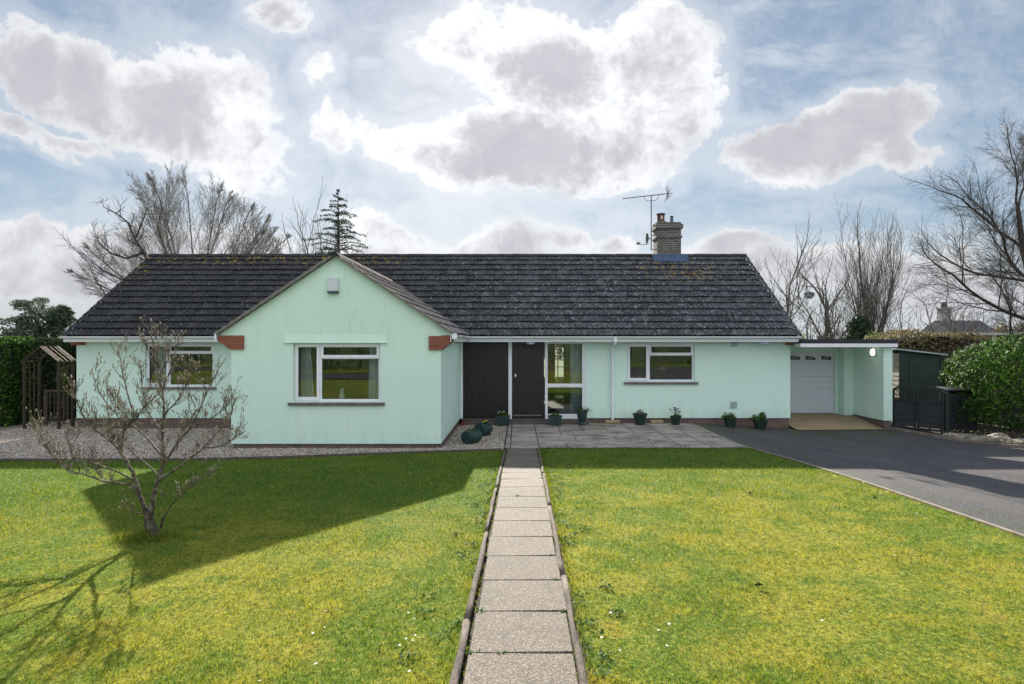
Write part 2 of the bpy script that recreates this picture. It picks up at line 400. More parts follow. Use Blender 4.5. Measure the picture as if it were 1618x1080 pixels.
TRELR = simple('sunlit_trellis_timber', (.20, .165, .105), .8, .3, 8, 20, .004)  # sunlight on the right roof slope put into a paler timber colour
SHEDM = simple('green_stained_shed', (.022, .045, .036), .75, .3, 3, 20, .003, stretch=(1, 1, 6))
SHEDL = simple('sunlit_shed_boards', (.40, .34, .27), .8, .3, 5, 20, .003)  # sunlit side of the green shed, its brightness put into the board colour
FELT = simple('pale_felt_roof', (.36, .40, .42), .8, .15)
GATEM = simple('black_green_gate_timber', (.011, .016, .017), .6, .3, 5, 20, .002)
STONE = simple('rockery_stone', (.24, .22, .19), .9, .4, 4, 14, .02)
ROOFF = simple('flat_roof_felt_edge', (.012, .016, .025), .6, .2)
GDOOR = simple('garage_door_paint', (.68, .71, .78), .45, .04, 1)
DAISY = simple('daisy_petals', (.8, .78, .82), .6, .03)
DEADL = simple('dead_leaf', (.06, .03, .02), .8, .3)
FARB = simple('far_house_stone', (.30, .30, .31), .9, .2); FARR = simple('far_roof', (.08, .085, .10), .9, .2)
m, nt, b, v = newmat('lit_lamp_glass'); b.inputs['Emission Color'].default_value = (1, .93, .82, 1); b.inputs['Emission Strength'].default_value = 3.; setc(nt, b, (.9, .9, .85)); LAMP = m

# ---------------------------------------------------------------- mesh helper
class M:
    def __init__(s): s.v = []; s.f = []
    def quad(s, a, b, c, d):
        n = len(s.v); s.v += [tuple(a), tuple(b), tuple(c), tuple(d)]; s.f.append((n, n+1, n+2, n+3)); return s
    def box(s, x0, x1, y0, y1, z0, z1):
        n = len(s.v)
        s.v += [(x, y, z) for z in (z0, z1) for (x, y) in ((x0, y0), (x1, y0), (x1, y1), (x0, y1))]
        for q in ((0,3,2,1),(4,5,6,7),(0,1,5,4),(1,2,6,5),(2,3,7,6),(3,0,4,7)): s.f.append(tuple(n+i for i in q))
        return s
    def prism(s, poly, axis, a, b):
        """poly: 2D points; axis 'x','y','z' is the extrusion axis"""
        n = len(s.v); k = len(poly)
        def P(p, t):
            return {'x': (t, p[0], p[1]), 'y': (p[0], t, p[1]), 'z': (p[0], p[1], t)}[axis]
        s.v += [P(p, a) for p in poly]+[P(p, b) for p in poly]
        s.f.append(tuple(range(n, n+k))[::-1]); s.f.append(tuple(range(n+k, n+2*k)))
        for i in range(k):
            j = (i+1) % k; s.f.append((n+i, n+j, n+k+j, n+k+i))
        return s
    def bar(s, p, q, w, h=None):
        """square bar from p to q"""
        h = h or w; p = Vector(p); q = Vector(q); d = (q-p).normalized()
        u = d.cross(Vector((0, 0, 1)) if abs(d.z) < .95 else Vector((0, 1, 0))).normalized(); w_ = d.cross(u)
        n = len(s.v)
        for c in (p, q):
            for a, b in ((-1, -1), (1, -1), (1, 1), (-1, 1)): s.v.append(tuple(c+u*a*w/2+w_*b*h/2))
        for f in ((0,3,2,1),(4,5,6,7),(0,1,5,4),(1,2,6,5),(2,3,7,6),(3,0,4,7)): s.f.append(tuple(n+i for i in f))
        return s
    def tube(s, pts, rad, n=6, caps=True):
        pts = [Vector(p) for p in pts]; k0 = len(s.v); m = len(pts)
        if not hasattr(rad, '__len__'): rad = [rad]*m
        u = None
        for i, p in enumerate(pts):
            d = (pts[min(i+1, m-1)]-pts[max(i-1, 0)])
            if d.length < 1e-9: d = Vector((0, 0, 1))
            d.normalize()
            if u is None: u = d.cross(Vector((0.3, 1, .2))).normalized()
            else:
                u = (u-d*u.dot(d))
                u = u.normalized() if u.length > 1e-6 else d.orthogonal().normalized()
            w = d.cross(u)
            for j in range(n):
                a = 2*math.pi*j/n; s.v.append(tuple(p+(u*math.cos(a)+w*math.sin(a))*rad[i]))
        for i in range(m-1):
            for j in range(n):
                a = k0+i*n+j; b = k0+i*n+(j+1) % n; s.f.append((a, b, b+n, a+n))
        if caps and n > 2:
            s.f.append(tuple(k0+j for j in range(n))[::-1]); s.f.append(tuple(k0+(m-1)*n+j for j in range(n)))
        return s
    def lathe(s, prof, c=(0, 0, 0), n=20, sx=1, sy=1):
        """prof: (radius, z) list"""
        k0 = len(s.v); m = len(prof)
        for r, z in prof:
            for j in range(n):
                a = 2*math.pi*j/n; s.v.append((c[0]+r*sx*math.cos(a), c[1]+r*sy*math.sin(a), c[2]+z))
        for i in range(m-1):
            for j in range(n):
                a = k0+i*n+j; b = k0+i*n+(j+1) % n; s.f.append((a, b, b+n, a+n))
        s.f.append(tuple(k0+j for j in range(n))[::-1]); s.f.append(tuple(k0+(m-1)*n+j for j in range(n)))
        return s
    def xform(s, mat):
        s.v = [tuple(mat @ Vector(p)) for p in s.v]; return s
    def build(s, name, mat, parent=None, smooth=False, bevel=0):
        me = bpy.data.meshes.new(name); me.from_pydata(s.v, [], s.f); me.validate(); me.update()
        if smooth: me.shade_smooth()
        me.materials.append(mat); o = bpy.data.objects.new(name, me); COL.objects.link(o)
        if parent is not None: attach(o, parent)
        if bevel:
            b = o.modifiers.new('bevel', 'BEVEL'); b.width = bevel; b.segments = 2; b.limit_method = 'ANGLE'
        return o
def world_of(o):
    m = o.matrix_basis.copy(); p = o.parent
    if p: m = world_of(p) @ o.matrix_parent_inverse @ m
    return m
def attach(o, parent):
    o.parent = parent; o.matrix_parent_inverse = world_of(parent).inverted()
def fast(name, verts, faces_n, idx, mat, parent=None):
    """big mesh from numpy: verts (n,3), all faces with faces_n corners"""
    me = bpy.data.meshes.new(name); nf = len(idx)//faces_n
    me.vertices.add(len(verts)); me.vertices.foreach_set('co', np.asarray(verts, 'f').ravel())
    me.loops.add(len(idx)); me.loops.foreach_set('vertex_index', np.asarray(idx, 'i'))
    me.polygons.add(nf); me.polygons.foreach_set('loop_start', np.arange(0, len(idx), faces_n, dtype='i'))
    me.update(calc_edges=True); me.materials.append(mat)
    o = bpy.data.objects.new(name, me); COL.objects.link(o)
    if parent is not None: attach(o, parent)
    return o
def thing(name, label, cat, loc=(0, 0, 0), group=None):
    o = bpy.data.objects.new(name, None); COL.objects.link(o); o.location = loc; o.empty_display_size = .2
    tag(o, label, cat, group); return o
def tag(o, label, cat, group=None):
    o['label'] = label; o['category'] = cat
    if group: o['group'] = group
    return o
def kind(o, k, label=None):
    o['kind'] = k
    if label: o['label'] = label
    return o
def copy_thing(t, loc, label, rz=0, sc=None):
    r = t.copy(); COL.objects.link(r); r['label'] = label
    r.location = loc; r.rotation_euler = (0, 0, rz)
    if sc: r.scale = sc
    for ch in list(t.children):
        c = ch.copy(); COL.objects.link(c); c.parent = r; c.matrix_parent_inverse = ch.matrix_parent_inverse.copy()
        for g in list(ch.children):
            e = g.copy(); COL.objects.link(e); e.parent = c; e.matrix_parent_inverse = g.matrix_parent_inverse.copy()
    return r

# ---------------------------------------------------------------- ground form
YK = [-60, -12, -7, -3, 0, 9, 11, 13, 14.2, 18, 60]
ZK = [.75, .70, .62, .64, .60, .294, .19, .06, 0., 0., 0.]
def sstep(x, a, b):
    t = min(1, max(0, (x-a)/(b-a))); return t*t*(3-2*t)
def gz(x, y):
    z = 0.
    for w, dy_ in ((.25, -.5), (.5, 0), (.25, .5)): z += w*float(np.interp(y+dy_, YK, ZK))
    z += -.15*sstep(x, 4.6, 7.5)*sstep(y, 9, 16.5)
    z += -.15*sstep(-x, 5.8, 8.)*sstep(y, 12.5, 17.)
    return z
def sheet(name, poly, dz, mat, step=.5, kd='structure', f=None):
    bm = bmesh.new(); vs = [bm.verts.new((x, y, 0)) for x, y in poly]; bm.faces.new(vs)
    xs = [p[0] for p in poly]; ys = [p[1] for p in poly]
    for ax, lo, hi in ((0, min(xs), max(xs)), (1, min(ys), max(ys))):
        k = math.floor(lo/step)+1
        while k*step < hi-1e-4:
            co = [0, 0, 0]; co[ax] = k*step; no = [0, 0, 0]; no[ax] = 1
            bmesh.ops.bisect_plane(bm, geom=bm.verts[:]+bm.edges[:]+bm.faces[:], plane_co=co, plane_no=no); k += 1
    for v in bm.verts: v.co.z = (f or gz)(v.co.x, v.co.y)+dz
    bmesh.ops.recalc_face_normals(bm, faces=bm.faces)
    me = bpy.data.meshes.new(name); bm.to_mesh(me); bm.free()
    if me.polygons and sum(p.normal.z for p in me.polygons) < 0: me.flip_normals()
    me.shade_smooth(); me.materials.append(mat); o = bpy.data.objects.new(name, me); COL.objects.link(o); kind(o, kd); return o

# base ground to the horizon
xs = sorted(set([-3000, -1000, -300, -100, -60, -40]+[x*1. for x in range(-30, 31)]+[40, 60, 100, 300, 1000, 3000]))
ys = sorted(set([-3000, -1000, -300, -100, -60, -40, -25]+[y*.5 for y in range(-36, 61)]+[35, 40, 50, 60, 100, 300, 1000, 3000]))
mg = M()
for y in ys:
    for x in xs: mg.v.append((x, y, gz(x, y)-.06))
nx = len(xs)
for j in range(len(ys)-1):
    for i in range(nx-1): mg.f.append((j*nx+i, j*nx+i+1, (j+1)*nx+i+1, (j+1)*nx+i))
kind(mg.build('ground', FIELD, smooth=True), 'structure')

PL = lambda y: .024+.0065*(y-3.3)       # path centre line
GRAVEL_EDGE = [(-20, 10.9), (-6, 11.1), (-4.5, 11.4), (-2.2, 12.2), (-.32, 12.75)]
sheet('lawn', [(-20, -1.6), (-.36, -1.6), (-.30, 12.7)]+GRAVEL_EDGE[::-1][1:], 0, TURF, .4)
sheet('lawn', [(.40, -1.6), (4.97, -1.6), (4.97, 13.05), (.47, 13.05)], 0, TURF, .4)
sheet('gravel_bed', GRAVEL_EDGE+[(-.30, 17.35), (-1.7, 17.6), (-12.6, 17.9), (-12.9, 20.5), (-20, 20.5)], -.01, GRAVB, .5)
sheet('patio', [(-.27, 13.07), (5.0, 13.07), (5.0, 17.68), (-1.6, 17.68), (-1.6, 17.37), (-.27, 17.37)], .012, PATIO, .5)
sheet('driveway', [(5.04, -1.6), (16, -1.6), (16, 9), (13.6, 11.8), (12.0, 13.2), (11.25, 14.4), (10.85, 15.8), (10.7, 16.9), (10.6, 17.5), (7.9, 17.5), (7.9, 17.72), (5.04, 17.72)], .004, TARMAC, .5)
def apz(x, y): return gz(x, 17.4)+.012+(.085-gz(x, 17.4))*sstep(y, 17.0, 19.3)
sheet('garage_apron', [(7.86, 17.2), (10.36, 17.3), (10.36, 19.5), (7.86, 19.5)], .004, CONC, .5, f=apz)
sheet('road', [(-60, -7.2), (60, -7.2), (60, -2.2), (-60, -2.2)], .0, ROADM, 2.)
sheet('verge', [(-60, -12), (60, -12), (60, -7.3), (-60, -7.3)], .02, TURF, 2.)

# path slabs: separate flags with open joints over soil
sheet('path_bed', [(-.34, -1.6), (.38, -1.6), (.46, 13.1), (-.27, 13.1)], -.035, SOIL, .6)
mp = M(); y = 3.635-.61*8
while y < 12.9:
    y1 = min(y+.61-.014, 13.05); j = random.uniform(-.008, .008); t0 = random.uniform(-.005, .005); t1 = random.uniform(-.005, .005)
    c0 = PL(y)+j; c1 = PL(y1)+j; w = .308
    n = len(mp.v)
    top = [(c0-w, y, gz(c0, y)+.012+t0), (c0+w, y, gz(c0, y)+.012-t0), (c1+w, y1, gz(c1, y1)+.012+t1), (c1-w, y1, gz(c1, y1)+.012-t1)]
    mp.v += [(a, b, c-.045) for a, b, c in top]+top
    for q in ((0,3,2,1),(4,5,6,7),(0,1,5,4),(1,2,6,5),(2,3,7,6),(3,0,4,7)): mp.f.append(tuple(n+i for i in q))
    y += .61
kind(mp.build('path', PATHM, bevel=.006), 'structure')

# log edging rails along the path
def log_rail(y0, y1, side, label):
    m = M(); pts = []; rr = []; k = 9
    for i in range(k):
        y = y0+(y1-y0)*i/(k-1); x = (-.342+.0085*(y-3.3) if side < 0 else .349+.0085*(y-3.3))+random.uniform(-.007, .007)
        pts.append((x, y, gz(x, y)+.012+random.uniform(-.004, .004))); rr.append(.0225+random.uniform(-.004, .004))
    m.tube(pts, rr, 10)
    tag(m.build('log_rail', LOGM, smooth=True), label, 'log edging', 'weathered round rails edging the path')
ords = ['nearest', 'second nearest', 'third nearest', 'fourth nearest', 'fifth nearest', 'sixth nearest']
for side, nm, cuts in ((-1, 'left', [1.2, 4.05, 6.2, 8.4, 10.5, 12.6]), (1, 'right', [1.4, 4.9, 7.3, 9.5, 11.4, 12.95])):
    for i in range(5):
        log_rail(cuts[i]+.01, cuts[i+1]-.01, side, f'{ords[i]} weathered round rail edging the {nm} side of the slab path')

# kerbs
kb = M()
for i in range(30):
    y0 = -1.6+i*.65; y1 = y0+.64
    if y1 > 17.6: break
    n = len(kb.v); x0, x1 = 4.985, 5.035
    kb.v += [(x0, y0, gz(5, y0)-.1), (x1, y0, gz(5, y0)-.1), (x1, y1, gz(5, y1)-.1), (x0, y1, gz(5, y1)-.1), (x0, y0, gz(5, y0)+.022), (x1, y0, gz(5, y0)+.022), (x1, y1, gz(5, y1)+.022), (x0, y1, gz(5, y1)+.022)]
    for q in ((0,3,2,1),(4,5,6,7),(0,1,5,4),(1,2,6,5),(2,3,7,6),(3,0,4,7)): kb.f.append(tuple(n+i for i in q))
kind(kb.build('kerb', KERBM), 'structure')
kb = M(); kp = [(10.62, 17.45), (10.72, 16.8), (10.9, 15.8), (11.3, 14.4), (12.05, 13.2), (13.65, 11.8), (16.1, 9)]
fine = []
for i in range(len(kp)-1):
    for t in range(5): fine.append((kp[i][0]+(kp[i+1][0]-kp[i][0])*t/5, kp[i][1]+(kp[i+1][1]-kp[i][1])*t/5))
fine.append(kp[-1])
for a, b in zip(fine, fine[1:]):
    dxy = Vector((b[0]-a[0], b[1]-a[1])).normalized(); nn = Vector((dxy.y, -dxy.x))*.03*-1
    n = len(kb.v)
    for (px, py) in ((a[0]-nn.x, a[1]-nn.y), (a[0]+nn.x, a[1]+nn.y), (b[0]+nn.x, b[1]+nn.y), (b[0]-nn.x, b[1]-nn.y)): kb.v.append((px, py, gz(px, py)-.1))
    for k in range(4): v = kb.v[n+k]; kb.v.append((v[0], v[1], v[2]+.175))
    for q in ((0,3,2,1),(4,5,6,7),(0,1,5,4),(1,2,6,5),(2,3,7,6),(3,0,4,7)): kb.f.append(tuple(n+i for i in q))
kind(kb.build('kerb', KERBM), 'structure')
sheet('planting_bed', [(10.75, 16.9), (10.92, 15.8), (11.33, 14.4), (12.1, 13.2), (13.7, 11.8), (16.2, 9), (24, 9), (24, 22), (10.75, 22)], .03, SOIL, .6)
mt = M(); ts = [(-20, 10.88), (-6, 11.08), (-4.5, 11.38), (-2.2, 12.18), (-.34, 12.72)]
for a, b in zip(ts, ts[1:]):
    n_ = max(1, int((b[0]-a[0])/1.2))
    for i in range(n_):
        p = (a[0]+(b[0]-a[0])*i/n_, a[1]+(b[1]-a[1])*i/n_); q = (a[0]+(b[0]-a[0])*(i+1)/n_, a[1]+(b[1]-a[1])*(i+1)/n_)
        mt.bar((*p, gz(*p)+.005), (*q, gz(*q)+.005), .03, .09)
kind(mt.build('kerb', STEPM), 'structure')

# ================================================================= THE BUNGALOW
XL, XR = -12.72, 7.86; YF, YB = 17.7, 25.1; WX0, WX1, WY = -6.16, -1.65, 13.2
EZ = 2.50; EY = 17.2; SL = .68; RY = 21.37; RZ = EZ+SL*(RY-EY)
wx_l, wx_r = -6.44, -1.38
house = thing('bungalow', 'mint green rendered bungalow with dark tiled roof and projecting gable', 'house', (0, 17.7, 0))
def wall_grid(m, axis, a0, a1, z0, z1, f, bk, openings, notop=False):
    """wall in plane; axis 'x' wall runs along x at y=f (front) .. bk (back). openings: (a0,a1,z0,z1)"""
    A = sorted(set([a0, a1]+[o[0] for o in openings]+[o[1] for o in openings])); Z = sorted(set([z0, z1]+[o[2] for o in openings]+[o[3] for o in openings]))
    def P(a, t, z): return (a, t, z) if axis == 'x' else (t, a, z)
    def solid(i, j):
        if i < 0 or j < 0 or i >= len(A)-1 or j >= len(Z)-1: return False
        ca = (A[i]+A[i+1])/2; cz = (Z[j]+Z[j+1])/2
        return not any(o[0] < ca < o[1] and o[2] < cz < o[3] for o in openings)
    for i in range(len(A)-1):
        for j in range(len(Z)-1):
            if not solid(i, j): continue
            a, b, c, d_ = A[i], A[i+1], Z[j], Z[j+1]
            m.quad(P(a, f, c), P(b, f, c), P(b, f, d_), P(a, f, d_)); m.quad(P(b, bk, c), P(a, bk, c), P(a, bk, d_), P(b, bk, d_))
            if not solid(i-1, j): m.quad(P(a, bk, c), P(a, f, c), P(a, f, d_), P(a, bk, d_))
            if not solid(i+1, j): m.quad(P(b, f, c), P(b, bk, c), P(b, bk, d_), P(b, f, d_))
            if not solid(i, j-1): m.quad(P(a, bk, c), P(b, bk, c), P(b, f, c), P(a, f, c))
            if not solid(i, j+1) and not (notop and j == len(Z)-2): m.quad(P(a, f, d_), P(b, f, d_), P(b, bk, d_), P(a, bk, d_))
    return m
KW = (3.157, 5.10, 1.195, 2.305)      # kitchen window opening
LW = (-10.745, -8.78, 1.05, 2.305)      # left window
BW = (-4.83, -2.955, 1.045, 2.32)       # gable window
ENT = (-1.62, 1.955, .10, 2.339)       # entrance screen
zb = .145
m = M()
wall_grid(m, 'x', XL, WX0+.2, zb, 2.40, YF, YF+.28, [LW])
wall_grid(m, 'x', WX1-.02, XR, zb, 2.40, YF, YF+.28, [KW, (ENT[0], ENT[1], zb, ENT[3])])
wall_grid(m, 'x', WX0, WX1, zb, 2.476, WY, WY+.28, [BW], True)
wall_grid(m, 'y', WY+.281, YF+.2, zb, 2.46, WX0, WX0+.28, [])
wall_grid(m, 'y', WY+.281, YF-.003, zb, 2.40, WX1-.28, WX1, [])
wall_grid(m, 'x', XL, XR, zb, 2.40, YB-.28, YB, [(.6, 2.6, .9, 2.15), (-10, -8, 1, 2.1), (4, 6, 1, 2.1)])
wall_grid(m, 'y', YF+.281, YB-.281, zb, 2.40, XL, XL+.28, [])
wall_grid(m, 'y', YF+.281, YB-.281, zb, 2.40, XR-.28, XR, [])
# gable over the wing, and both end gables
ax = (WX0+WX1)/2
GP_ = [(wx_l+.04, 2.476), (WX0, 2.476), (BW[0], 2.476), (BW[1], 2.476), (WX1, 2.476), (wx_r-.04, 2.476), (wx_r-.04, 2.507), (-3.91, 4.175), (wx_l+.04, 2.507)]
for yy in (WY, WY+.28): n = len(m.v); m.v += [(a, yy, b) for a, b in GP_]; m.f.append(tuple(range(n, n+len(GP_))))
for a, b in ((wx_l+.04, WX0), (WX1, wx_r-.04)): m.quad((a, WY, 2.476), (b, WY, 2.476), (b, WY+.28, 2.476), (a, WY+.28, 2.476))
for x in (XL, XR-.25): m.prism([(YF, 2.401), (YB, 2.401), (RY, 2.401+SL*(RY-YF)-.03)], 'x', x, x+.25)
# bell drip over the gable window
m.prism([(WY-.001, 2.50), (WY-.03, 2.335), (WY-.03, 2.322), (WY-.001, 2.322)], 'x', -5.0, -2.83)
m.prism([(WY-.045, 2.312), (WY-.001, 2.312), (WY-.001, 2.3215), (WY-.045, 2.3215)], 'x', -5.02, -2.81)
wall = m.build('wall', MINT, house)
# brick plinth
g = .035
m = M(); wall_grid(m, 'x', XL+g, WX0+.1, -.35, zb, YF+g, YF+.27, []); m.build('plinth', PLINTH, house)
m = M(); wall_grid(m, 'x', 1.97, XR-g, -.45, zb, YF+g, YF+.27, []); m.build('plinth', PLINTH, house)
m = M(); wall_grid(m, 'x', WX0+g, WX1-g, -.3, zb, WY+g, WY+.27, []); m.build('plinth', PLINTH, house)
m = M(); wall_grid(m, 'y', WY+.271, YF, -.3, zb, WX1-.27, WX1-g, []); m.build('plinth', PLINTH, house)
m = M(); wall_grid(m, 'y', WY+.271, YF, -.3, zb, WX0+g, WX0+.27, []); m.build('plinth', PLINTH, house)
m = M(); wall_grid(m, 'y', YF+.271, YB, -.4, zb, XR-.27, XR-g, []); m.build('plinth', PLINTH, house)
m = M(); wall_grid(m, 'y', YF+.271, YB, -.4, zb, XL+g, XL+.27, []); m.build('plinth', PLINTH, house)

# red brick corbels under the verges
def corbel(xa, xb, z0, z1, y0, y1, out, steps=6):
    """xa: inner end, xb: outer end; bottom steps up towards xb"""
    m = M(); h = (z1-z0)/8
    for i in range(8):
        t = min(1, (i+.6)/5.); xe = xa+(xb-xa)*(.55+.45*t)
        m.box(min(xa, xe), max(xa, xe), y0+.006*(i % 2), y1, z0+i*h, z0+(i+1)*h-.001)
    return m.build('corbel', REDB, house)
corbel(-5.88, -6.42, 2.175, 2.475, 13.15, 13.45, -1)
corbel(-1.905, -1.40, 2.165, 2.465, 13.15, 13.45, 1)
m = M(); m.box(-12.86, -12.45, 17.66, 17.72, 2.25, 2.339); m.build('corbel', REDB, house)
m = M(); m.box(7.72, 7.99, 17.60, 17.71, 2.25, 2.339); m.build('corbel', REDB, house)

# roof tiles -----------------------------------------------------
def tile_slope(m, o, along, up, width, length, courses, seed=0, th=.050):
    rn = random.Random(seed); o = Vector(o); along = Vector(along).normalized(); up = Vector(up).normalized(); nrm = along.cross(up).normalized()
    if nrm.z < 0: nrm = -nrm
    g_ = length/courses; tw = .30; nt_ = int(math.ceil(width/tw))
    prof = [(0, .0), (.045, .0), (.055, .016), (.075, .028), (.095, .016), (.105, .0), (.195, .0), (.205, .016), (.225, .028), (.245, .016), (.255, .0), (.299, 0)]
    for c in range(courses):
        s0 = c*g_; s1 = (c+1)*g_+.02
        for t in range(nt_):
            jz = rn.uniform(-.003, .004); js = rn.uniform(-.007, .007); js2 = js+rn.uniform(-.003, .003)
            n = len(m.v); cnt = 0
            for (px, h) in prof:
                a = t*tw+px
                if a > width: a = width
                sj = s0+js+(js2-js)*px/.3-(h*.6)
                for (s_, hh) in ((sj, th+h+jz-.016), (sj, th+h+jz), (s1, .002+h*.9)):
                    m.v.append(tuple(o+along*a+up*s_+nrm*hh))
                cnt += 1
            for i in range(cnt-1):
                a = n+i*3; m.f.append((a, a+3, a+4, a+1)); m.f.append((a+1, a+4, a+5, a+2))
    return m
slope_len = math.hypot(RY-EY, RZ-EZ)
roof = None
m = M()
upf = (0, RY-EY, RZ-EZ)
RX0, RX1 = -12.80, 7.94
wx_l, wx_r = -6.44, -1.38; wr = -3.91
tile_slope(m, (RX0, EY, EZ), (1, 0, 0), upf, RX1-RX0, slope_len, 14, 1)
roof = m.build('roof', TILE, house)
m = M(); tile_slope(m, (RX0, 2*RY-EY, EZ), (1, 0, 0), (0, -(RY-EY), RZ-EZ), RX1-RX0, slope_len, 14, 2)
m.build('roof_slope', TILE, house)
WS = .67; WRZ = EZ+WS*(wx_r-wr)
wl = math.hypot(wx_r-wr, WRZ-EZ); ydeep = EY+(WRZ-EZ)/SL
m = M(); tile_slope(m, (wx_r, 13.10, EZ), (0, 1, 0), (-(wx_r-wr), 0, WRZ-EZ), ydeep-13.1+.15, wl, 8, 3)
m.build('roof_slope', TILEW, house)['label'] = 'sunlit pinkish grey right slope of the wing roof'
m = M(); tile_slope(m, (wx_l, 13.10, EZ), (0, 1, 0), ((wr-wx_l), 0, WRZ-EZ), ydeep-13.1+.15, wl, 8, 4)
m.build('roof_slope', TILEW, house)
# under-tile decks so that no light leaks
m = M()
m.prism([(EY+.12, EZ+.04), (RY, RZ-.04), (2*RY-EY-.12, EZ+.04), (2*RY-EY-.12, EZ), (RY, RZ-.09), (EY+.12, EZ)], 'x', RX0+.05, RX1-.05)
m.build('roof_deck', HOLE, house)
m = M(); m.prism([(wx_l+.1, EZ+.03), (wr, WRZ-.04), (wx_r-.1, EZ+.03), (wx_r-.1, EZ), (wr, WRZ-.08), (wx_l+.1, EZ)], 'y', 13.46, ydeep-.3)
m.build('roof_deck', HOLE, house)
# ridge tiles
RIDGE = simple('ridge_tiles', (.05, .05, .052), .95, .4, 5, 40, .004, spec=.08)
def ridge(p, q, sl, n, name='ridge_tile_row', mat=None):
    m = M(); p = Vector(p); q = Vector(q); d = (q-p)/n
    for i in range(n):
        a = p+d*i; b = a+d*1.0; side = d.normalized().cross(Vector((0, 0, 1))).normalized()
        j = random.uniform(-.004, .004)
        pts = []
        for t in (-1, -.75, -.4, 0, .4, .75, 1): pts.append((t*.12, .10-abs(t)**1.6*.10+j))
        k0 = len(m.v)
        for e, s in ((a, 1.0), (b, .94)):
            for (w, h) in pts: m.v.append(tuple(e+side*w*s+Vector((0, 0, h*s-.02))))
        L = len(pts)
        for k in range(L-1): m.f.append((k0+k, k0+k+1, k0+L+k+1, k0+L+k))
        m.f.append(tuple(k0+k for k in range(L)))
    return m.build(name, mat or RIDGE, roof)
ridge((RX0-.01, RY, RZ+.0), (RX1+.01, RY, RZ+.0), SL, 46)
ridge((wr, 13.06, WRZ-.0), (wr, ydeep, WRZ-.0), WS, 15)
# verges
def verge(p, q, w=.05, h=.07, mat=MORTAR, nm='verge'):
    m = M(); p = Vector(p); q = Vector(q); n = 14
    for i in range(n):
        a = p+(q-p)*(i/n); b = p+(q-p)*((i+1)/n); j = Vector((0, 0, random.uniform(-.005, .005)))
        m.bar(a+j, b+j+(b-a)*.01, w, h)
    return m.build(nm, mat, roof)
dv = .015
verge((wx_l, 13.115, EZ+dv), (wr, 13.115, WRZ+dv), .07, .055); verge((wx_r, 13.115, EZ+dv-.0), (wr, 13.118, WRZ+dv), .07, .055)
verge((RX0, EY, EZ-.0), (RX0, RY, RZ-.0), .04, .05, MORTAR); verge((RX1, EY, EZ+.01), (RX1, RY, RZ+.01), .05, .06, MORTAR)
# valley flashings
m = M()
for sx, xe in ((1, wx_r), (-1, wx_l)):
    p = Vector((xe, EY, EZ+.035)); q = Vector((wr, ydeep, WRZ+.035)); m.bar(p+Vector((-sx*.02, 0, 0)), q, .10, .03)
m.build('valley_flashing', simple('valley_lead', (.075, .085, .10), .6, .2), roof)
# soffit and fascia
m = M(); m.box(XL-.08, WX0, 17.32, 17.70, 2.342, 2.36); m.build('soffit', SOFFIT, house)
m = M(); m.box(WX1, XR+.06, 17.32, 17.70, 2.342, 2.36); m.build('soffit', SOFFIT, house)
m = M(); m.box(WX1, wx_r-.03, 13.42, 17.32, 2.342, 2.36); m.build('soffit', SOFFIT, house)
m = M(); m.box(XL-.08, -6.42, 17.295, 17.32, 2.34, 2.50); m.build('fascia', WHITE, house)
m = M(); m.box(wx_r-.06, XR+.06, 17.295, 17.32, 2.34, 2.50); m.build('fascia', WHITE, house)
m = M(); m.box(wx_r-.062, wx_r-.042, 13.13, 17.294, 2.34, 2.50); m.build('fascia', WHITE, house)
m = M(); m.box(XR+.04, XR+.062, 17.321, 17.72, 2.34, 2.50); m.build('fascia', WHITE, house)
m = M(); m.box(XL-.10, XL-.08, 17.321, 17.72, 2.34, 2.50); m.build('fascia', WHITE, house)
# gutters: half-round troughs
def gutter(p, q, r=.058):
    m = M(); p = Vector(p); q = Vector(q); d = (q-p).normalized(); s = d.cross(Vector((0, 0, 1)))
    k0 = len(m.v); n = 9
    for e in (p, q):
        for rr in (r, r-.006):
            for i in range(n):
                a = math.pi*i/(n-1); m.v.append(tuple(e+s*math.cos(a)*rr-Vector((0, 0, math.sin(a)*rr))))
    for i in range(n-1):
        m.f.append((k0+i, k0+i+1, k0+2*n+i+1, k0+2*n+i)); m.f.append((k0+n+i, k0+n+i+1, k0+3*n+i+1, k0+3*n+i))
    for e in (0, 2*n):
        m.f.append(tuple(k0+e+i for i in range(n)))
    for a, b in ((0, n), (n-1, 2*n-1)): m.f.append((k0+a, k0+b, k0+2*n+b, k0+2*n+a))
    L = (q-p).length; k = .9
    while k < L-.3:
        c = p+d*k; pts = [c+s*math.cos(math.pi*i/8)*(r+.006)-Vector((0, 0, math.sin(math.pi*i/8)*(r+.006))) for i in range(9)]
        for a, b in zip(pts, pts[1:]): m.bar(a, b, .035, .008)
        k += 1.85
    return m.build('gutter', GUTTER, house)
gutter((XL-.11, 17.232, 2.492), (-6.43, 17.232, 2.492)); gutter((wx_r+.02, 17.232, 2.492), (XR+.10, 17.232, 2.492)); gutter((wx_r+.018, 13.12, 2.492), (wx_r+.018, 17.18, 2.492))
m = M(); m.box(-6.47, -6.435, 13.09, 13.2, 2.37, 2.52); m.build('fascia', WHITE, house)
m = M(); m.box(wx_r-.02, wx_r+.085, 13.085, 13.115, 2.40, 2.52); m.build('fascia', WHITE, house)
m = M(); m.box(-6.46, -6.44, 13.20, 17.3, 2.34, 2.50); m.build('fascia', WHITE, house)
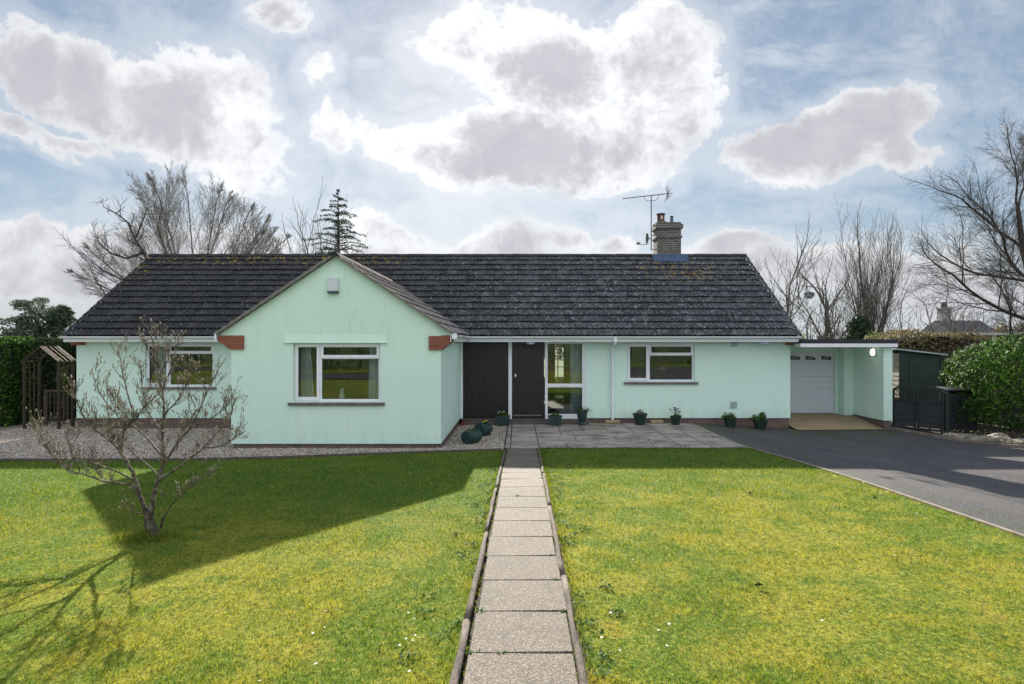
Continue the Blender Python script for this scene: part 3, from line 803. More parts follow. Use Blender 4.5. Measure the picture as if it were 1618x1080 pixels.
# downpipe
m = M(); X0 = 2.74
m.box(X0-.04, X0+.04, 17.19, 17.31, 2.34, 2.47)
m.tube([(X0, 17.25, 2.38), (X0, 17.27, 2.30), (X0-.015, 17.58, 2.22), (X0-.015, 17.63, 2.16), (X0-.015, 17.63, .10)], .036, 12)
for z in (2.1, 1.2, .22): m.tube([(X0-.015, 17.63, z), (X0-.015, 17.63, z+.05)], .044, 12)
m.build('downpipe', GUTTER, house, smooth=False)

# windows -----------------------------------------------------
def window(op, y, split, transom, lab=None, sill=True, leaf_left=True):
    x0, x1, z0, z1 = op; Y0, Y1 = y+.07, y+.14; fw = .055
    pane = M().box(x0+.03, x1-.03, Y0+.035, Y0+.041, z0+.03, z1-.03).build('window', GLASS, house)
    if lab: pane['label'] = lab
    m = M(); xm = x0+(x1-x0)*split; zt = z0+(z1-z0)*transom
    m.box(x0, x1, Y0, Y1, z0, z0+fw); m.box(x0, x1, Y0, Y1, z1-fw, z1)
    m.box(x0, x0+fw, Y0+.001, Y1, z0+fw, z1-fw); m.box(x1-fw, x1, Y0+.001, Y1, z0+fw, z1-fw)
    m.box(xm-.035, xm+.035, Y0+.001, Y1, z0+fw, z1-fw); m.box(xm+.035, x1-fw, Y0+.002, Y1, zt-.03, zt+.03)
    m.build('frame', WHITE, pane, bevel=.004)
    # opening lights stand proud of the frame
    for (a, b, c, d_) in ((x0+.03, xm-.012, z0+.03, z1-.03), (xm+.012, x1-.03, zt-.012, z1-.03)):
        m = M(); w = .062
        m.box(a, b, Y0-.018, Y0-.001, c, c+w); m.box(a, b, Y0-.018, Y0-.001, d_-w, d_); m.box(a, a+w, Y0-.0175, Y0-.001, c+w, d_-w); m.box(b-w, b, Y0-.0175, Y0-.001, c+w, d_-w)
        m.box(a+w-.004, b-w+.004, Y0-.001, Y0+.03, c+w-.004, c+w+.008); m.box(a+w-.004, b-w+.004, Y0-.001, Y0+.03, d_-w-.008, d_-w+.004)
        m.build('casement', WHITE, pane, bevel=.004)
    m = M(); gk = .006
    for (a, b, c, d_) in ((xm+.035, x1-fw, z0+fw, zt-.03), (x0+.092, xm-.074, z0+.092, z1-.092), (xm+.074, x1-.092, zt+.05, z1-.092)):
        yy = Y0+.022
        m.box(a, b, yy, yy+.012, c, c+gk); m.box(a, b, yy, yy+.012, d_-gk, d_); m.box(a, a+gk, yy, yy+.012, c, d_); m.box(b-gk, b, yy, yy+.012, c, d_)
    m.build('gasket', BLACK, pane)
    if sill:
        m = M(); n = 12; w = (x1-x0+.20)/n
        for i in range(n): m.box(x0-.10+i*w+.002, x0-.10+(i+1)*w-.002, y-.055, y+.075, z0-.075, z0-.012+random.uniform(-.002, .002))
        m.build('sill', SLATE, pane, bevel=.006)
    m = M(); m.box(x0-.0, x1+.0, Y0-.012, Y1, z0-.012, z0+.0); m.build('cill_board', WHITE, pane)
    return pane
window(KW, YF, .325, .70, 'kitchen window with a vase of tulips behind it')
window(LW, YF, .335, .775, 'window behind the bare magnolia')
window(BW, WY, .30, .745, 'wide window in the gable')

# entrance screen ----------------------------------------------
ye = 17.76
m = M(); m.box(-1.56, -.27, ye+.02, ye+.05, .125, 2.335)
for i in range(12): m.box(-1.56+i*.1075+.003, -1.56+(i+1)*.1075-.003, ye, ye+.02, .13, 2.33)
m.build('boarded_panel', DARKWOOD, house)
door = M()
for i in range(8): door.box(-.135+i*.105+.002, -.135+(i+1)*.105-.002, ye, ye+.02, .215, 2.30)
door.box(-.135, .705, ye+.02, ye+.055, .17, 2.30)
door = door.build('door', DARKWOOD, house)
m = M(); m.box(-.165, -.137, ye-.01, ye+.06, .13, 2.335); m.box(.707, .765, ye-.01, ye+.06, .13, 2.335); m.box(-.137, .707, ye-.01, ye+.06, 2.302, 2.335); m.box(-.137, .707, ye-.03, ye+.06, .13, .168)
m.build('door_frame', DARKWOOD, house)
m = M(); m.box(-.12, .69, ye-.045, ye-.001, .20, .235); m.build('weather_bar', simple('bar_alu', (.16, .15, .16), .4, .1), door)
m = M(); m.tube([(-.065, ye-.022, 1.36), (-.065, ye-.001, 1.36)], .026, 16); m.box(-.088, -.042, ye-.012, ye-.001, 1.325, 1.415); m.build('lock', CHROME, door, bevel=.003)
m = M()
m.box(-1.648, -1.585, ye-.035, ye+.05, .12, 2.338); m.build('white_post', WHITE, house, bevel=.003); m = M(); m.box(-.268, -.168, ye-.05, ye+.06, .12, 2.338)
m.build('white_post', WHITE, house, bevel=.003)
sx0, sx1 = .79, 1.955
side = M(); side.box(sx0+.05, sx1-.05, ye+.01, ye+.016, 1.12, 2.29)
side = side.build('window', GLASS, house); side['label'] = 'tall sidelight window beside the front door'
m = M(); m.box(sx0, sx0+.075, ye-.04, ye+.05, .12, 2.338); m.box(sx1-.09, sx1, ye-.04, ye+.05, .12, 2.338)
m.box(sx0+.075, sx1-.09, ye-.039, ye+.05, 2.29, 2.338); m.box(sx0+.075, sx1-.09, ye-.039, ye+.05, 1.03, 1.135); m.box(sx0+.075, sx1-.09, ye-.039, ye+.05, .12, .255)
m.box(sx1-.026, sx1+.0, ye-.062, ye-.041, .12, 2.338)
m.build('frame', WHITE, side, bevel=.004)
m = M(); m.box(sx0+.06, sx1-.08, ye+.01, ye+.016, .25, 1.04); m.build('obscured_pane', FROST, side)
m = M(); m.box(1.20, 1.50, ye-.052, ye-.0395, 1.062, 1.105); m.build('letter_plate', GUTTER, side, bevel=.004)
# step
m = M(); m.box(-1.60, 2.0, 17.32, 17.80, -.05, .085); m.box(-1.60, 2.0, 17.56, 17.80, .085, .125); m.build('doorstep', STEPM, house, bevel=.01)

# interior rooms: ceiling, floor, partitions
m = M()
m.box(XL+.29, XR-.29, YF+.29, YB-.29, 2.37, 2.41); m.box(WX0+.29, WX1-.29, WY+.29, YF+.29, 2.37, 2.41)
m.box(-6.3, -6.15, YF+.29, YB-.29, .12, 2.37); m.box(-1.75, -1.6, YF+.29, YB-.29, .12, 2.37); m.box(2.25, 2.4, YF+.29, YB-.29, .12, 2.37)
m.box(-12.4, -6.3, 21.4, 21.5, .12, 2.37); m.box(2.4, XR-.29, 21.2, 21.3, .12, 2.37); m.box(WX0+.3, WX1-.3, 18.8, 18.9, .12, 2.37)
m.build('interior_partition', PLASTER, house)
m = M(); m.box(XL+.29, XR-.29, YF+.29, YB-.29, .08, .12); m.build('interior_floor', CARPET, house)
m = M(); m.box(WX0+.29, WX1-.29, WY+.29, YF+.29, .08, .12); m.build('interior_floor', CARPET, house)
m = M(); m.box(1.62, 2.24, 20.0, 20.05, .121, 2.36); m.build('interior_partition', GREENW, house)
m = M(); m.box(1.50, 1.61, 19.9, 20.1, .121, 2.3); m.build('interior_joinery', PINE, house)
m = M(); m.box(1.2, 1.5, 24.6, 24.7, .121, 2.3); m.build('interior_joinery', PINE, house)
m = M()
for x in (.6, 1.1, 1.6, 2.1, 2.56): m.box(x, x+.05, 24.86, 24.9, .9, 2.15)
for z in (.9, 1.32, 1.73, 2.12): m.box(.6, 2.6, 24.861, 24.899, z, z+.04)
m.build('back_window_frame', WHITE, house)

# curtains
def curtain(x0, x1, y, z0, z1, label, flare=0):
    m = M(); n = 40
    for z, fl in ((z0, 1+flare), (z1, 1)):
        for i in range(n+1):
            t = i/n; m.v.append((x0+(x1-x0)*t*fl, y+.03*math.sin(t*(x1-x0)/.075*2*math.pi)*1., z))
    for i in range(n): m.f.append((i, i+1, n+2+i, n+1+i))
    tag(m.build('curtain', CURT, smooth=True), label, 'curtain')
curtain(-4.76, -4.56, 13.52, 1.0, 2.34, 'pale curtain gathered at the left of the gable window', .5)
curtain(-3.03, -3.25, 13.52, 1.0, 2.34, 'pale curtain gathered at the right of the gable window', .2)
curtain(1.55, 1.90, 18.05, .13, 2.3, 'pale curtain gathered at the right of the tall sidelight window')
curtain(-10.66, -10.25, 18.05, 1.0, 2.34, 'pale curtain in the window behind the magnolia', .1)

# inner window boards
m = M(); m.box(BW[0], BW[1], 13.345, 13.52, 1.02, 1.05); m.build('window_board', WHITE, house)
m = M(); m.box(KW[0], KW[1], 17.845, 18.03, 1.165, 1.195); m.build('window_board', WHITE, house)
m = M(); m.box(LW[0], LW[1], 17.845, 18.03, 1.02, 1.05); m.build('window_board', WHITE, house)
# white jug with grey leaves
v = thing('vase', 'white jug of grey leaves on the gable window board', 'vase', (-3.845, 13.43, 1.05))
m = M(); m.lathe([(.05, 0), (.06, .03), (.062, .12), (.04, .20), (.034, .24), (.047, .28), (.042, .28)], (-3.845, 13.43, 1.05), 16); m.build('jug', WHITE, v, smooth=True)
# leaf cluster helper ------------------------------------------
def leaf_cloud(name, mat, pts, size, parent=None, nrm=None, aspect=.5, jitter=1., var=.4):
    """pts (n,3); diamond leaves. nrm: preferred normals (n,3)"""
    pts = np.asarray(pts, float); n = len(pts)
    if nrm is None: nv = RNG.normal(size=(n, 3))
    else: nv = np.asarray(nrm)+RNG.normal(size=(n, 3))*jitter
    nv /= np.linalg.norm(nv, axis=1, keepdims=True)+1e-9
    t = RNG.normal(size=(n, 3)); t -= nv*(t*nv).sum(1, keepdims=True); t /= np.linalg.norm(t, axis=1, keepdims=True)+1e-9
    b = np.cross(nv, t); s = (size*(1+RNG.uniform(-var, var, n)))[:, None] if not hasattr(size, '__len__') else np.asarray(size)[:, None]
    fold = nv*s*.12
    V = np.stack([pts-t*s*.5, pts+b*s*aspect*.5+fold-t*s*.05, pts+t*s*.5, pts-b*s*aspect*.5+fold-t*s*.05], 1).reshape(-1, 3)
    return fast(name, V, 4, np.arange(n*4), mat, parent)
leaf_cloud('leaves', simple('grey_leaves', (.12, .17, .15), .6, .2), RNG.normal(size=(60, 3))*[.06, .03, .05]+[-3.85, 13.43, 1.40], .07, v)
m = M()
for i in range(7): m.tube([(-3.845, 13.43, 1.3), (-3.845+random.uniform(-.09, .09), 13.43, 1.42)], .003, 4)
m.build('stem', simple('grey_stem', (.1, .14, .1), .7, .2), v)
v = thing('vase', 'glass vase of peach tulips on the kitchen window board', 'vase', (4.20, 17.93, 1.195))
m = M(); m.lathe([(.03, 0), (.035, .01), (.04, .10), (.045, .13), (.04, .13)], (4.20, 17.93, 1.195), 14); m.build('jar', GLASS, v, smooth=True)
ms = M(); mfw = M()
for i, (a, b_) in enumerate(((-.09, .33), (-.04, .37), (.03, .35), (.08, .38), (.0, .30), (.11, .31))):
    ms.tube([(4.20, 17.93, 1.21), (4.20+a*.4, 17.93, 1.33), (4.20+a, 17.92, 1.195+b_)], [.005, .005, .004], 5)
    mfw.lathe([(.012, 0), (.026, .018), (.027, .04), (.014, .062)], (4.20+a, 17.92, 1.19+b_), 8)
ms.build('stem', LEAFG, v); mfw.build('flower', PINKF, v, smooth=True)
leaf_cloud('leaves', LEAFG, RNG.normal(size=(26, 3))*[.04, .02, .06]+[4.20, 17.93, 1.38], .14, v, aspect=.25)
for x, h, r_, lab, mt_ in ((3.48, .13, .035, 'small terracotta candle jar on the kitchen window board', TERRA), (3.56, .17, .022, 'slim white bottle on the kitchen window board', WHITE), (4.45, .05, .03, 'tiny white dish on the kitchen window board', WHITE)):
    m = M(); m.lathe([(r_*.8, 0), (r_, .01), (r_, h*.6), (r_*.6, h*.8), (r_*.55, h)], (x, 17.93, 1.195), 12); tag(m.build('jar', mt_, smooth=True), lab, 'jar')

# wall fittings --------------------------------------------------
b = thing('alarm_box', 'pale grey alarm box high on the gable wall', 'alarm box', (-3.955, 13.2, 3.38))
m = M(); m.box(-4.07, -3.84, 13.12, 13.199, 3.42, 3.72); m.build('cover', simple('alarm_cover', (.62, .66, .70), .4, .05), b, bevel=.015)
m = M(); m.box(-4.072, -3.838, 13.115, 13.199, 3.375, 3.419); m.build('base', simple('alarm_base', (.05, .07, .11), .4, .1), b, bevel=.008)
def vent(x0, x1, z0, z1, lab):
    v = thing('air_vent', lab, 'vent', ((x0+x1)/2, 17.7, z0))
    m = M(); nx_, nz_ = 5, 4; t = .016
    for i in range(nx_+1): a = x0+(x1-x0-t)*i/nx_; m.box(a, a+t, 17.688, 17.699, z0, z1)
    for i in range(nz_+1): a = z0+(z1-z0-t)*i/nz_; m.box(x0, x1, 17.689, 17.6985, a, a+t)
    m.build('grille', VENTM, v); m = M(); m.box(x0+.004, x1-.004, 17.694, 17.6995, z0+.004, z1-.004); m.build('backing', simple('vent_shadow', (.12, .16, .14), .8, .1), v)
vent(6.14, 6.34, 2.20, 2.338, 'painted air vent just under the eaves right of the kitchen window')
vent(6.12, 6.32, .42, .62, 'painted air vent low on the wall above the plant pots')
def lamp_soffit(x, lab, y=17.45):
    m = M(); m.lathe([(.08, -.075), (.12, -.06), (.125, -.02), (.10, 0)], (x, y, 2.3415), 20); tag(m.build('outside_light', simple('lamp_case', (.42, .52, .66), .4, .1), smooth=True), lab, 'light')
lamp_soffit(.36, 'round grey light under the eaves above the front door'); lamp_soffit(7.02, 'round grey light under the eaves near the garage')

# chimney (part of the house)
m = M(); cx0, cx1, cy0, cy1 = 4.80, 5.62, 21.12, 21.75
m.box(cx0, cx1, cy0, cy1, 4.95, 6.40); m.box(cx0-.035, cx1+.035, cy0-.035, cy1+.035, 5.93, 6.0); m.box(cx0-.06, cx1+.06, cy0-.06, cy1+.06, 6.25, 6.40)
ch = m.build('chimney', CHIM, house)
m = M(); m.box(cx0+.0, cx1-.0, cy0+.0, cy1-.0, 6.401, 6.47); m.lathe([(.30, 0), (.16, .12)], (5.0, 21.4, 6.42), 14); m.lathe([(.2, 0), (.1, .09)], (5.36, 21.4, 6.42), 14)
m.build('mortar_cap', simple('mossy_mortar', (.12, .125, .09), .9, .3, 9, 20, .01), ch)
m = M(); m.lathe([(.145, 0), (.125, .03), (.125, .30), (.15, .31), (.15, .35), (.12, .36)], (4.99, 21.4, 6.46), 18); m.build('chimney_pot', simple('dark_pot', (.09, .035, .035), .7, .3), ch, smooth=False)
m = M(); m.box(4.95, 5.03, 21.268, 21.274, 6.60, 6.72); m.build('pot_vent', simple('pale_louvre', (.6, .5, .48), .7, .1), ch)
m = M(); m.lathe([(.06, 0), (.05, .2), (.065, .21), (.065, .24)], (5.37, 21.4, 6.49), 14); m.build('flue', simple('grey_flue', (.10, .12, .15), .6, .2), ch)
m = M(); m.prism([(20.93, EZ+SL*(20.93-EY)+.055), (21.12, EZ+SL*(21.12-EY)+.075), (21.12, RZ+.03), (21.09, RZ+.02)], 'x', cx0-.16, cx1+.22); m.build('flashing', LEAD, ch)

# TV aerial + dish
a = thing('tv_aerial', 'rooftop television aerial on a tall mast beside the chimney', 'aerial', (4.60, 21.3, 5.5))
m = M(); m.tube([(4.60, 21.15, 5.50), (4.60, 21.15, 7.22)], .018, 8); m.build('mast', ALU, a)
m = M(); m.bar((3.62, 21.15, 7.28), (5.33, 21.15, 7.47), .022); m.bar((4.6, 21.15, 7.2), (4.6, 21.15, 7.40), .03)
for i in range(22):
    t = i/21; p = Vector((3.66, 21.15, 7.285)).lerp(Vector((5.05, 21.15, 7.44)), t); m.bar(p+Vector((0, -.14, .0)), p+Vector((0, .14, .0)), .007)
pts = [(4.36, 21.15, 7.36), (4.38, 21.15, 7.24), (4.46, 21.15, 7.20), (4.74, 21.15, 7.22), (4.85, 21.15, 7.30), (4.86, 21.15, 7.41)]
m.tube(pts, .010, 5); m.build('boom', ALU, a)
m = M()
for dz_, dx_ in ((.24, -.12), (.13, -.03), (-.13, -.03), (-.24, -.14)):
    for y_ in (-.2, 0, .2): m.tube([(5.16, 21.15, 7.45), (5.16+.10+dx_, 21.15+y_, 7.45+dz_)], .007, 4)
for dz_, dx_ in ((.24, -.02), (.13, .07), (-.13, .07), (-.24, -.04)): m.bar((5.16+dx_, 20.93, 7.45+dz_), (5.16+dx_, 21.37, 7.45+dz_), .008)
m.build('reflector', ALU, a)
m = M(); m.tube([(4.60, 21.15, 5.52), (4.80, 21.15, 5.52)], .014, 6); m.tube([(4.60, 21.15, 6.02), (4.80, 21.15, 6.02)], .014, 6)
m.tube([(4.62, 21.1, 5.80), (4.70, 21.09, 5.84), (4.76, 21.08, 5.75), (4.74, 21.08, 5.52)], .008, 5); m.build('bracket', ALU, a)
s = thing('satellite_dish', 'small dark satellite dish clamped to the aerial mast', 'satellite dish', (4.5, 21.12, 5.5))
m = M(); n = 24
for k in range(6):
    for j in range(n):
        t = k/5; an = 2*math.pi*j/n; m.v.append((4.49-.05*t*t, 21.10+math.cos(an)*.20*t, 5.90+math.sin(an)*.21*t))
for k in range(5):
    for j in range(n): m.f.append((k*n+j, k*n+(j+1) % n, (k+1)*n+(j+1) % n, (k+1)*n+j))
o = m.build('dish', ALU, s, smooth=True); sm = o.modifiers.new('s', 'SOLIDIFY'); sm.thickness = .006
m = M(); m.tube([(4.50, 21.10, 5.72), (4.30, 21.08, 5.68), (4.18, 21.08, 5.70)], .010, 6); m.box(4.08, 4.20, 21.05, 21.11, 5.69, 5.76); m.build('arm', ALU, s)
m = M(); m.tube([(4.49, 21.10, 5.90), (4.60, 21.14, 5.90)], .018, 6); m.build('clamp', ALU, s)

# ================================================================= GARAGE
gar = thing('garage', 'flat roofed mint garage with an open porch beside the bungalow', 'garage', (9.2, 19, 0))
XI, XO, GY = 10.33, 10.58, 17.33
m = M()
wall_grid(m, 'y', GY, 25, .12, 2.20, XI, XO, [])
wall_grid(m, 'x', 8.15, XI-.001, .085, 2.20, 18.90, 19.25, [(8.05, 10.05, .085, 2.2)])
m.box(8.15, XI-.001, 19.251, 19.4, 2.03, 2.20); m.box(9.95, 10.05, 19.251, 19.4, .085, 2.03)
m.build('wall', MINT, gar)
m = M(); wall_grid(m, 'y', GY+.03, 25, -.4, .12, XI+.03, XO-.03, []); m.build('plinth', PLINTH, gar); m = M(); wall_grid(m, 'x', 10.06, XI+.029, -.3, .085, 18.93, 19.25, [])
m.build('plinth', PLINTH, gar)
m = M(); m.box(7.95, 10.68, 17.22, 25.2, 2.295, 2.415); m.build('flat_roof', ROOFF, gar)
m = M(); m.box(7.93, 10.63, 17.20, 17.225, 2.195, 2.294); m.build('fascia', WHITE, gar)
m = M(); m.box(10.63, 10.65, 17.2, 25.1, 2.195, 2.294); m.build('fascia', WHITE, gar)
m = M(); m.box(7.93, 10.63, 17.226, 25, 2.205, 2.294); m.build('soffit', SOFFIT, gar)
gd = M(); gx0, gx1 = 7.98, 9.945; gzb, gzt = .10, 2.03
for i in range(5):
    h = (gzt-gzb)/5; z0 = gzb+i*h
    gd.box(gx0, gx1, 19.31, 19.35, z0+.004, z0+h-.004)
gd = gd.build('garage_door', GDOOR, gar, bevel=.004)
m = M(); h = (gzt-gzb)/5
for i in range(5):
    z0 = gzb+i*h
    for k in range(4):
        w = (gx1-gx0)/4; a = gx0+k*w
        if i < 4:
            for (p, q, r_, s_) in ((a+.06, a+w-.06, z0+.07, z0+.08), (a+.06, a+w-.06, z0+h-.08, z0+h-.07), (a+.06, a+.07, z0+.08, z0+h-.08), (a+w-.07, a+w-.06, z0+.08, z0+h-.08)): m.box(p, q, 19.302, 19.3105, r_, s_)
m.build('panel_moulding', GDOOR, gd)
GPANE = simple('dark_glass', (.03, .03, .045), .15, .1)
m = M(); mb = M()
for k in range(4):
    w = (gx1-gx0)/4; c = gx0+(k+.5)*w; z = gzt-.21; hw = .155; s_ = 1 if k % 2 == 0 else -1
    poly = [(-hw, -.045), (hw, -.045), (hw, .02), (.02, .075), (-hw, .085)] if k in (0, 2) else [(-hw, -.045), (hw*.9, -.045), (hw, .09), (-hw, .06)]
    poly = [(c+s_*p[0], z+p[1]) for p in poly]
    if s_ < 0: poly = poly[::-1]
    M().prism(poly, 'y', 19.300, 19.309).build('pane', GPANE, gd)
    for t in (-.4, 0, .4): mb.bar((c+s_*hw*t-.05, 19.296, z-.045), (c+s_*hw*t+.04, 19.296, z+.075), .010, .008)
    mb.box(c-.2, c+.2, 19.298, 19.3095, z-.13, z-.12); mb.box(c-.2, c+.2, 19.298, 19.3095, z+.13, z+.14)
mb.build('glazing_bar', GDOOR, gd)
m = M(); m.box(gx0, gx1, 19.30, 19.36, .086, .099); m.build('rubber_seal', BLACK, gd)
l = thing('bulkhead_light', 'lit round lamp on the inner side wall of the garage porch', 'light', (10.33, 17.72, 2.03)); LS = Matrix.Scale(.78, 4)
m = M(); m.lathe([(.13, 0), (.135, .03), (.135, .07), (.12, .075)], (0, 0, 0), 28); m.xform(Matrix.Translation((10.329, 17.75, 2.04)) @ Matrix.Rotation(R(-90), 4, 'Y') @ LS); m.build('rim', GUTTER, l, smooth=False)
m = M(); m.lathe([(.118, .076), (.11, .11), (.07, .135), (.02, .142)], (0, 0, 0), 28); m.xform(Matrix.Translation((10.329, 17.75, 2.04)) @ Matrix.Rotation(R(-90), 4, 'Y') @ LS); m.build('diffuser', LAMP, l, smooth=True)

# ================================================================= PLANTS, TREES, GROUND COVER
rnd = random.Random(5)
def px(u, v, Y): return Vector(((u-818)/F*Y, Y, EYE-(v-541)/F*Y))

# ---- turf blades
def blades(name, x0f, x1f, y0, y1, dens0, hk=1., wk=1., seed=1, ref=3.):
    rg = np.random.default_rng(seed); out = []
    y = y0
    while y < y1:
        dy_ = .25; x0 = x0f(y); x1 = x1f(y)
        dn = dens0*(ref/max(y, ref))**1.55; n = int(dn*(x1-x0)*dy_)
        if n > 0: out.append(np.stack([rg.uniform(x0, x1, n), rg.uniform(y, min(y+dy_, y1), n)], 1))
        y += dy_
    p = np.concatenate(out); n = len(p)
    z = np.array([gz(5. if False else 0., yy) for yy in np.linspace(-2, 14, 400)])
    zz = np.interp(p[:, 1], np.linspace(-2, 14, 400), z)-.004
    sc = np.maximum(1, p[:, 1]/4.)**.75
    # tufts: patches that grow taller
    tuft = .5+.5*np.sin(p[:, 0]*2.1+np.sin(p[:, 1]*1.7)*2)*np.sin(p[:, 1]*2.6+np.cos(p[:, 0]*1.3)*2)
    h = rg.uniform(.013, .034, n)*hk*(.75+.55*tuft)*sc**.35; w = rg.uniform(.002, .0044, n)*.8*wk*sc
    long = rg.random(n) < .03; h[long] *= 1.7
    a = rg.uniform(0, 2*np.pi, n); la = rg.uniform(0, 2*np.pi, n); ln = rg.uniform(.3, 1.3, n)*h
    c = np.stack([p[:, 0], p[:, 1], zz], 1)
    b = np.stack([np.cos(a)*w, np.sin(a)*w, np.zeros(n)], 1); t = np.stack([np.cos(la)*ln, np.sin(la)*ln, h], 1)
    V = np.stack([c-b, c+b, c+t], 1).reshape(-1, 3)
    o = fast(name, V, 3, np.arange(n*3), BLADES); kind(o, 'stuff'); return o
def gedge(y):      # right-hand limit of left lawn is the rail; far limit is the gravel edge
    return np.interp(y, [10.9, 11.1, 11.4, 12.2, 12.75], [-20, -6, -4.5, -2.2, -.4])
blades('grass', lambda y: max(-.95*y-1.2, -20 if y < 10.9 else float(gedge(y))), lambda y: -.355+.0075*(y-3.3)-.02, 2.3, 12.7, 7500, seed=1).name
blades('grass', lambda y: .385+.0085*(y-3.3), lambda y: min(4.985, .95*y+1.2), 2.3, 13.08, 7500, seed=2)
# longer tufts along rails, around the patio edge and the kerb
def tufts(pts, n, spread, hk, seed, mat=BLADES, name='grass_tufts'):
    rg = np.random.default_rng(seed); P_ = []
    for (x, y) in pts: P_.append(np.stack([rg.normal(x, spread[0], n), rg.normal(y, spread[1], n)], 1))
    p = np.concatenate(P_); n = len(p); zz = np.array([gz(x, y) for x, y in p])
    h = rg.uniform(.03, .075, n)*hk; w = rg.uniform(.0015, .003, n)*np.maximum(1, p[:, 1]/5); a = rg.uniform(0, 6.28, n); la = rg.uniform(0, 6.28, n); ln = rg.uniform(.2, .9, n)*h
    c = np.stack([p[:, 0], p[:, 1], zz], 1); b = np.stack([np.cos(a)*w, np.sin(a)*w, 0*a], 1); t = np.stack([np.cos(la)*ln, np.sin(la)*ln, h], 1)
    o = fast(name, np.stack([c-b, c+b, c+t], 1).reshape(-1, 3), 3, np.arange(n*3), mat); kind(o, 'stuff')
rails = [(-.375+.0075*(y-3.3), y) for y in np.arange(2.6, 12.6, .21)]+[(.40+.0085*(y-3.3), y) for y in np.arange(2.6, 13, .17)]
tufts(rails, 30, (.022, .07), .75, 3)
tufts([(-.30+.0075*(y-3.3)+.0, y) for y in np.arange(2.8, 12.6, .30)]+[(.325+.0085*(y-3.3), y) for y in np.arange(2.8, 12.8, .27)], 14, (.006, .05), .38, 8)
tufts([(x, 13.06) for x in np.arange(.5, 4.9, .12)], 22, (.06, .015), .9, 4)
tufts([(4.96, y) for y in np.arange(3, 13, .25)], 14, (.02, .08), .5, 5)
tufts([(x, float(np.interp(x, [-20, -6, -4.5, -2.2, -.4], [10.87, 11.07, 11.37, 12.17, 12.68]))) for x in np.arange(-12, -.4, .12)], 14, (.05, .02), .7, 6)
tufts([(-3.63, 6.02)], 1500, (.14, .09), 1.5, 7)
# clover and weeds by the rails
wp = []
for sgn, x0 in ((-1, -.36), (1, .40)):
    for y in np.arange(2.6, 12.8, .16):
        if rnd.random() < .62:
            c = np.array([x0+.008*(y-3.3)+sgn*abs(rnd.gauss(.03, .13)), y, 0]); k = rnd.randint(14, 34)
            q = RNG.normal(size=(k, 3))*[.035, .035, .004]+c; q[:, 2] = [gz(a, b)+.016+rnd.random()*.012 for a, b in q[:, :2]]; wp.append(q)
for y in np.arange(3, 12.8, .61/2):
    if rnd.random() < .5:
        k = rnd.randint(6, 16); q = RNG.normal(size=(k, 3))*[.02, .012, .003]+[rnd.choice([-.27, .31, rnd.uniform(-.2, .25)])+.007*(y-3.3), 3.635+round((y-3.635)/.61)*.61-.007, 0]; q[:, 2] = [gz(a, b)+.012+rnd.random()*.008 for a, b in q[:, :2]]; wp.append(q)
o = leaf_cloud('clover_weeds', LEAFG, np.concatenate(wp), .022, None, np.array([[0, 0, 1.]])+np.zeros((sum(len(a) for a in wp), 3)), .8, .5); kind(o, 'stuff')
# daisies
dp = []
def daisies(cx, cy, sx_, sy_, n):
    for _ in range(n): dp.append((rnd.gauss(cx, sx_), rnd.gauss(cy, sy_)))
daisies(-.62, 4.0, .13, .25, 13); daisies(.72, 4.3, .16, .5, 10); daisies(.75, 7, .2, 1.2, 16); daisies(-.6, 8.5, .15, 1.3, 10); daisies(4.6, 12.4, .4, .5, 20); daisies(4.7, 7, .25, 1.6, 34); daisies(-2.6, 5, 1.2, 1.5, 4); daisies(2.6, 6, 1.2, 2.2, 6); daisies(-1.5, 3.6, .5, .3, 5)
m = M()
for (x, y) in dp:
    if x > 4.95 or -.37 < x < .42 or y < 2.4 or y > 13: continue
    z = gz(x, y)+rnd.uniform(.022, .034); r_ = rnd.uniform(.008, .012); k0 = len(m.v); tx, ty = rnd.uniform(-.4, .4), rnd.uniform(-.7, .1)
    m.v.append((x, y, z+.001))
    for j in range(12):
        a = j*math.pi/6; rr = r_*(1 if j % 2 else .62); m.v.append((x+rr*math.cos(a), y+rr*math.sin(a), z+rr*(math.cos(a)*tx+math.sin(a)*ty)))
    for j in range(12): m.f.append((k0, k0+1+j, k0+1+(j+1) % 12))
kind(m.build('daisies', DAISY), 'stuff')
# dead leaves lying on the lawn
lv = [((1185, 783), 'lone brown leaf on the far middle of the right lawn'), ((1200, 930), 'larger brown leaf on the near right lawn'), ((1000, 808), 'brown leaf near the left edge of the right lawn'), ((1383, 790), 'small brown leaf towards the driveway kerb')]
def gpt(u, v):
    Y = 1.72/((v-541)/F-.034); return (u-818)/F*Y, Y
for i, ((u, v), lab) in enumerate(lv):
    x, y = gpt(u, v); k = 9; m = M(); z = gz(x, y)+.024; s_ = [.032, .035, .028, .022][i]
    m.v.append((x, y, z))
    for j in range(k):
        a = 2*math.pi*j/k; r_ = s_*rnd.uniform(.6, 1.15); m.v.append((x+r_*math.cos(a), y+r_*.8*math.sin(a), z+rnd.uniform(.0, .03)))
    for j in range(k): m.f.append((0, 1+j, 1+(j+1) % k))
    o = m.build('dead_leaf', DEADL); tag(o, lab, 'leaf', 'dead leaves on the lawn'); sm = o.modifiers.new('s', 'SOLIDIFY'); sm.thickness = .002

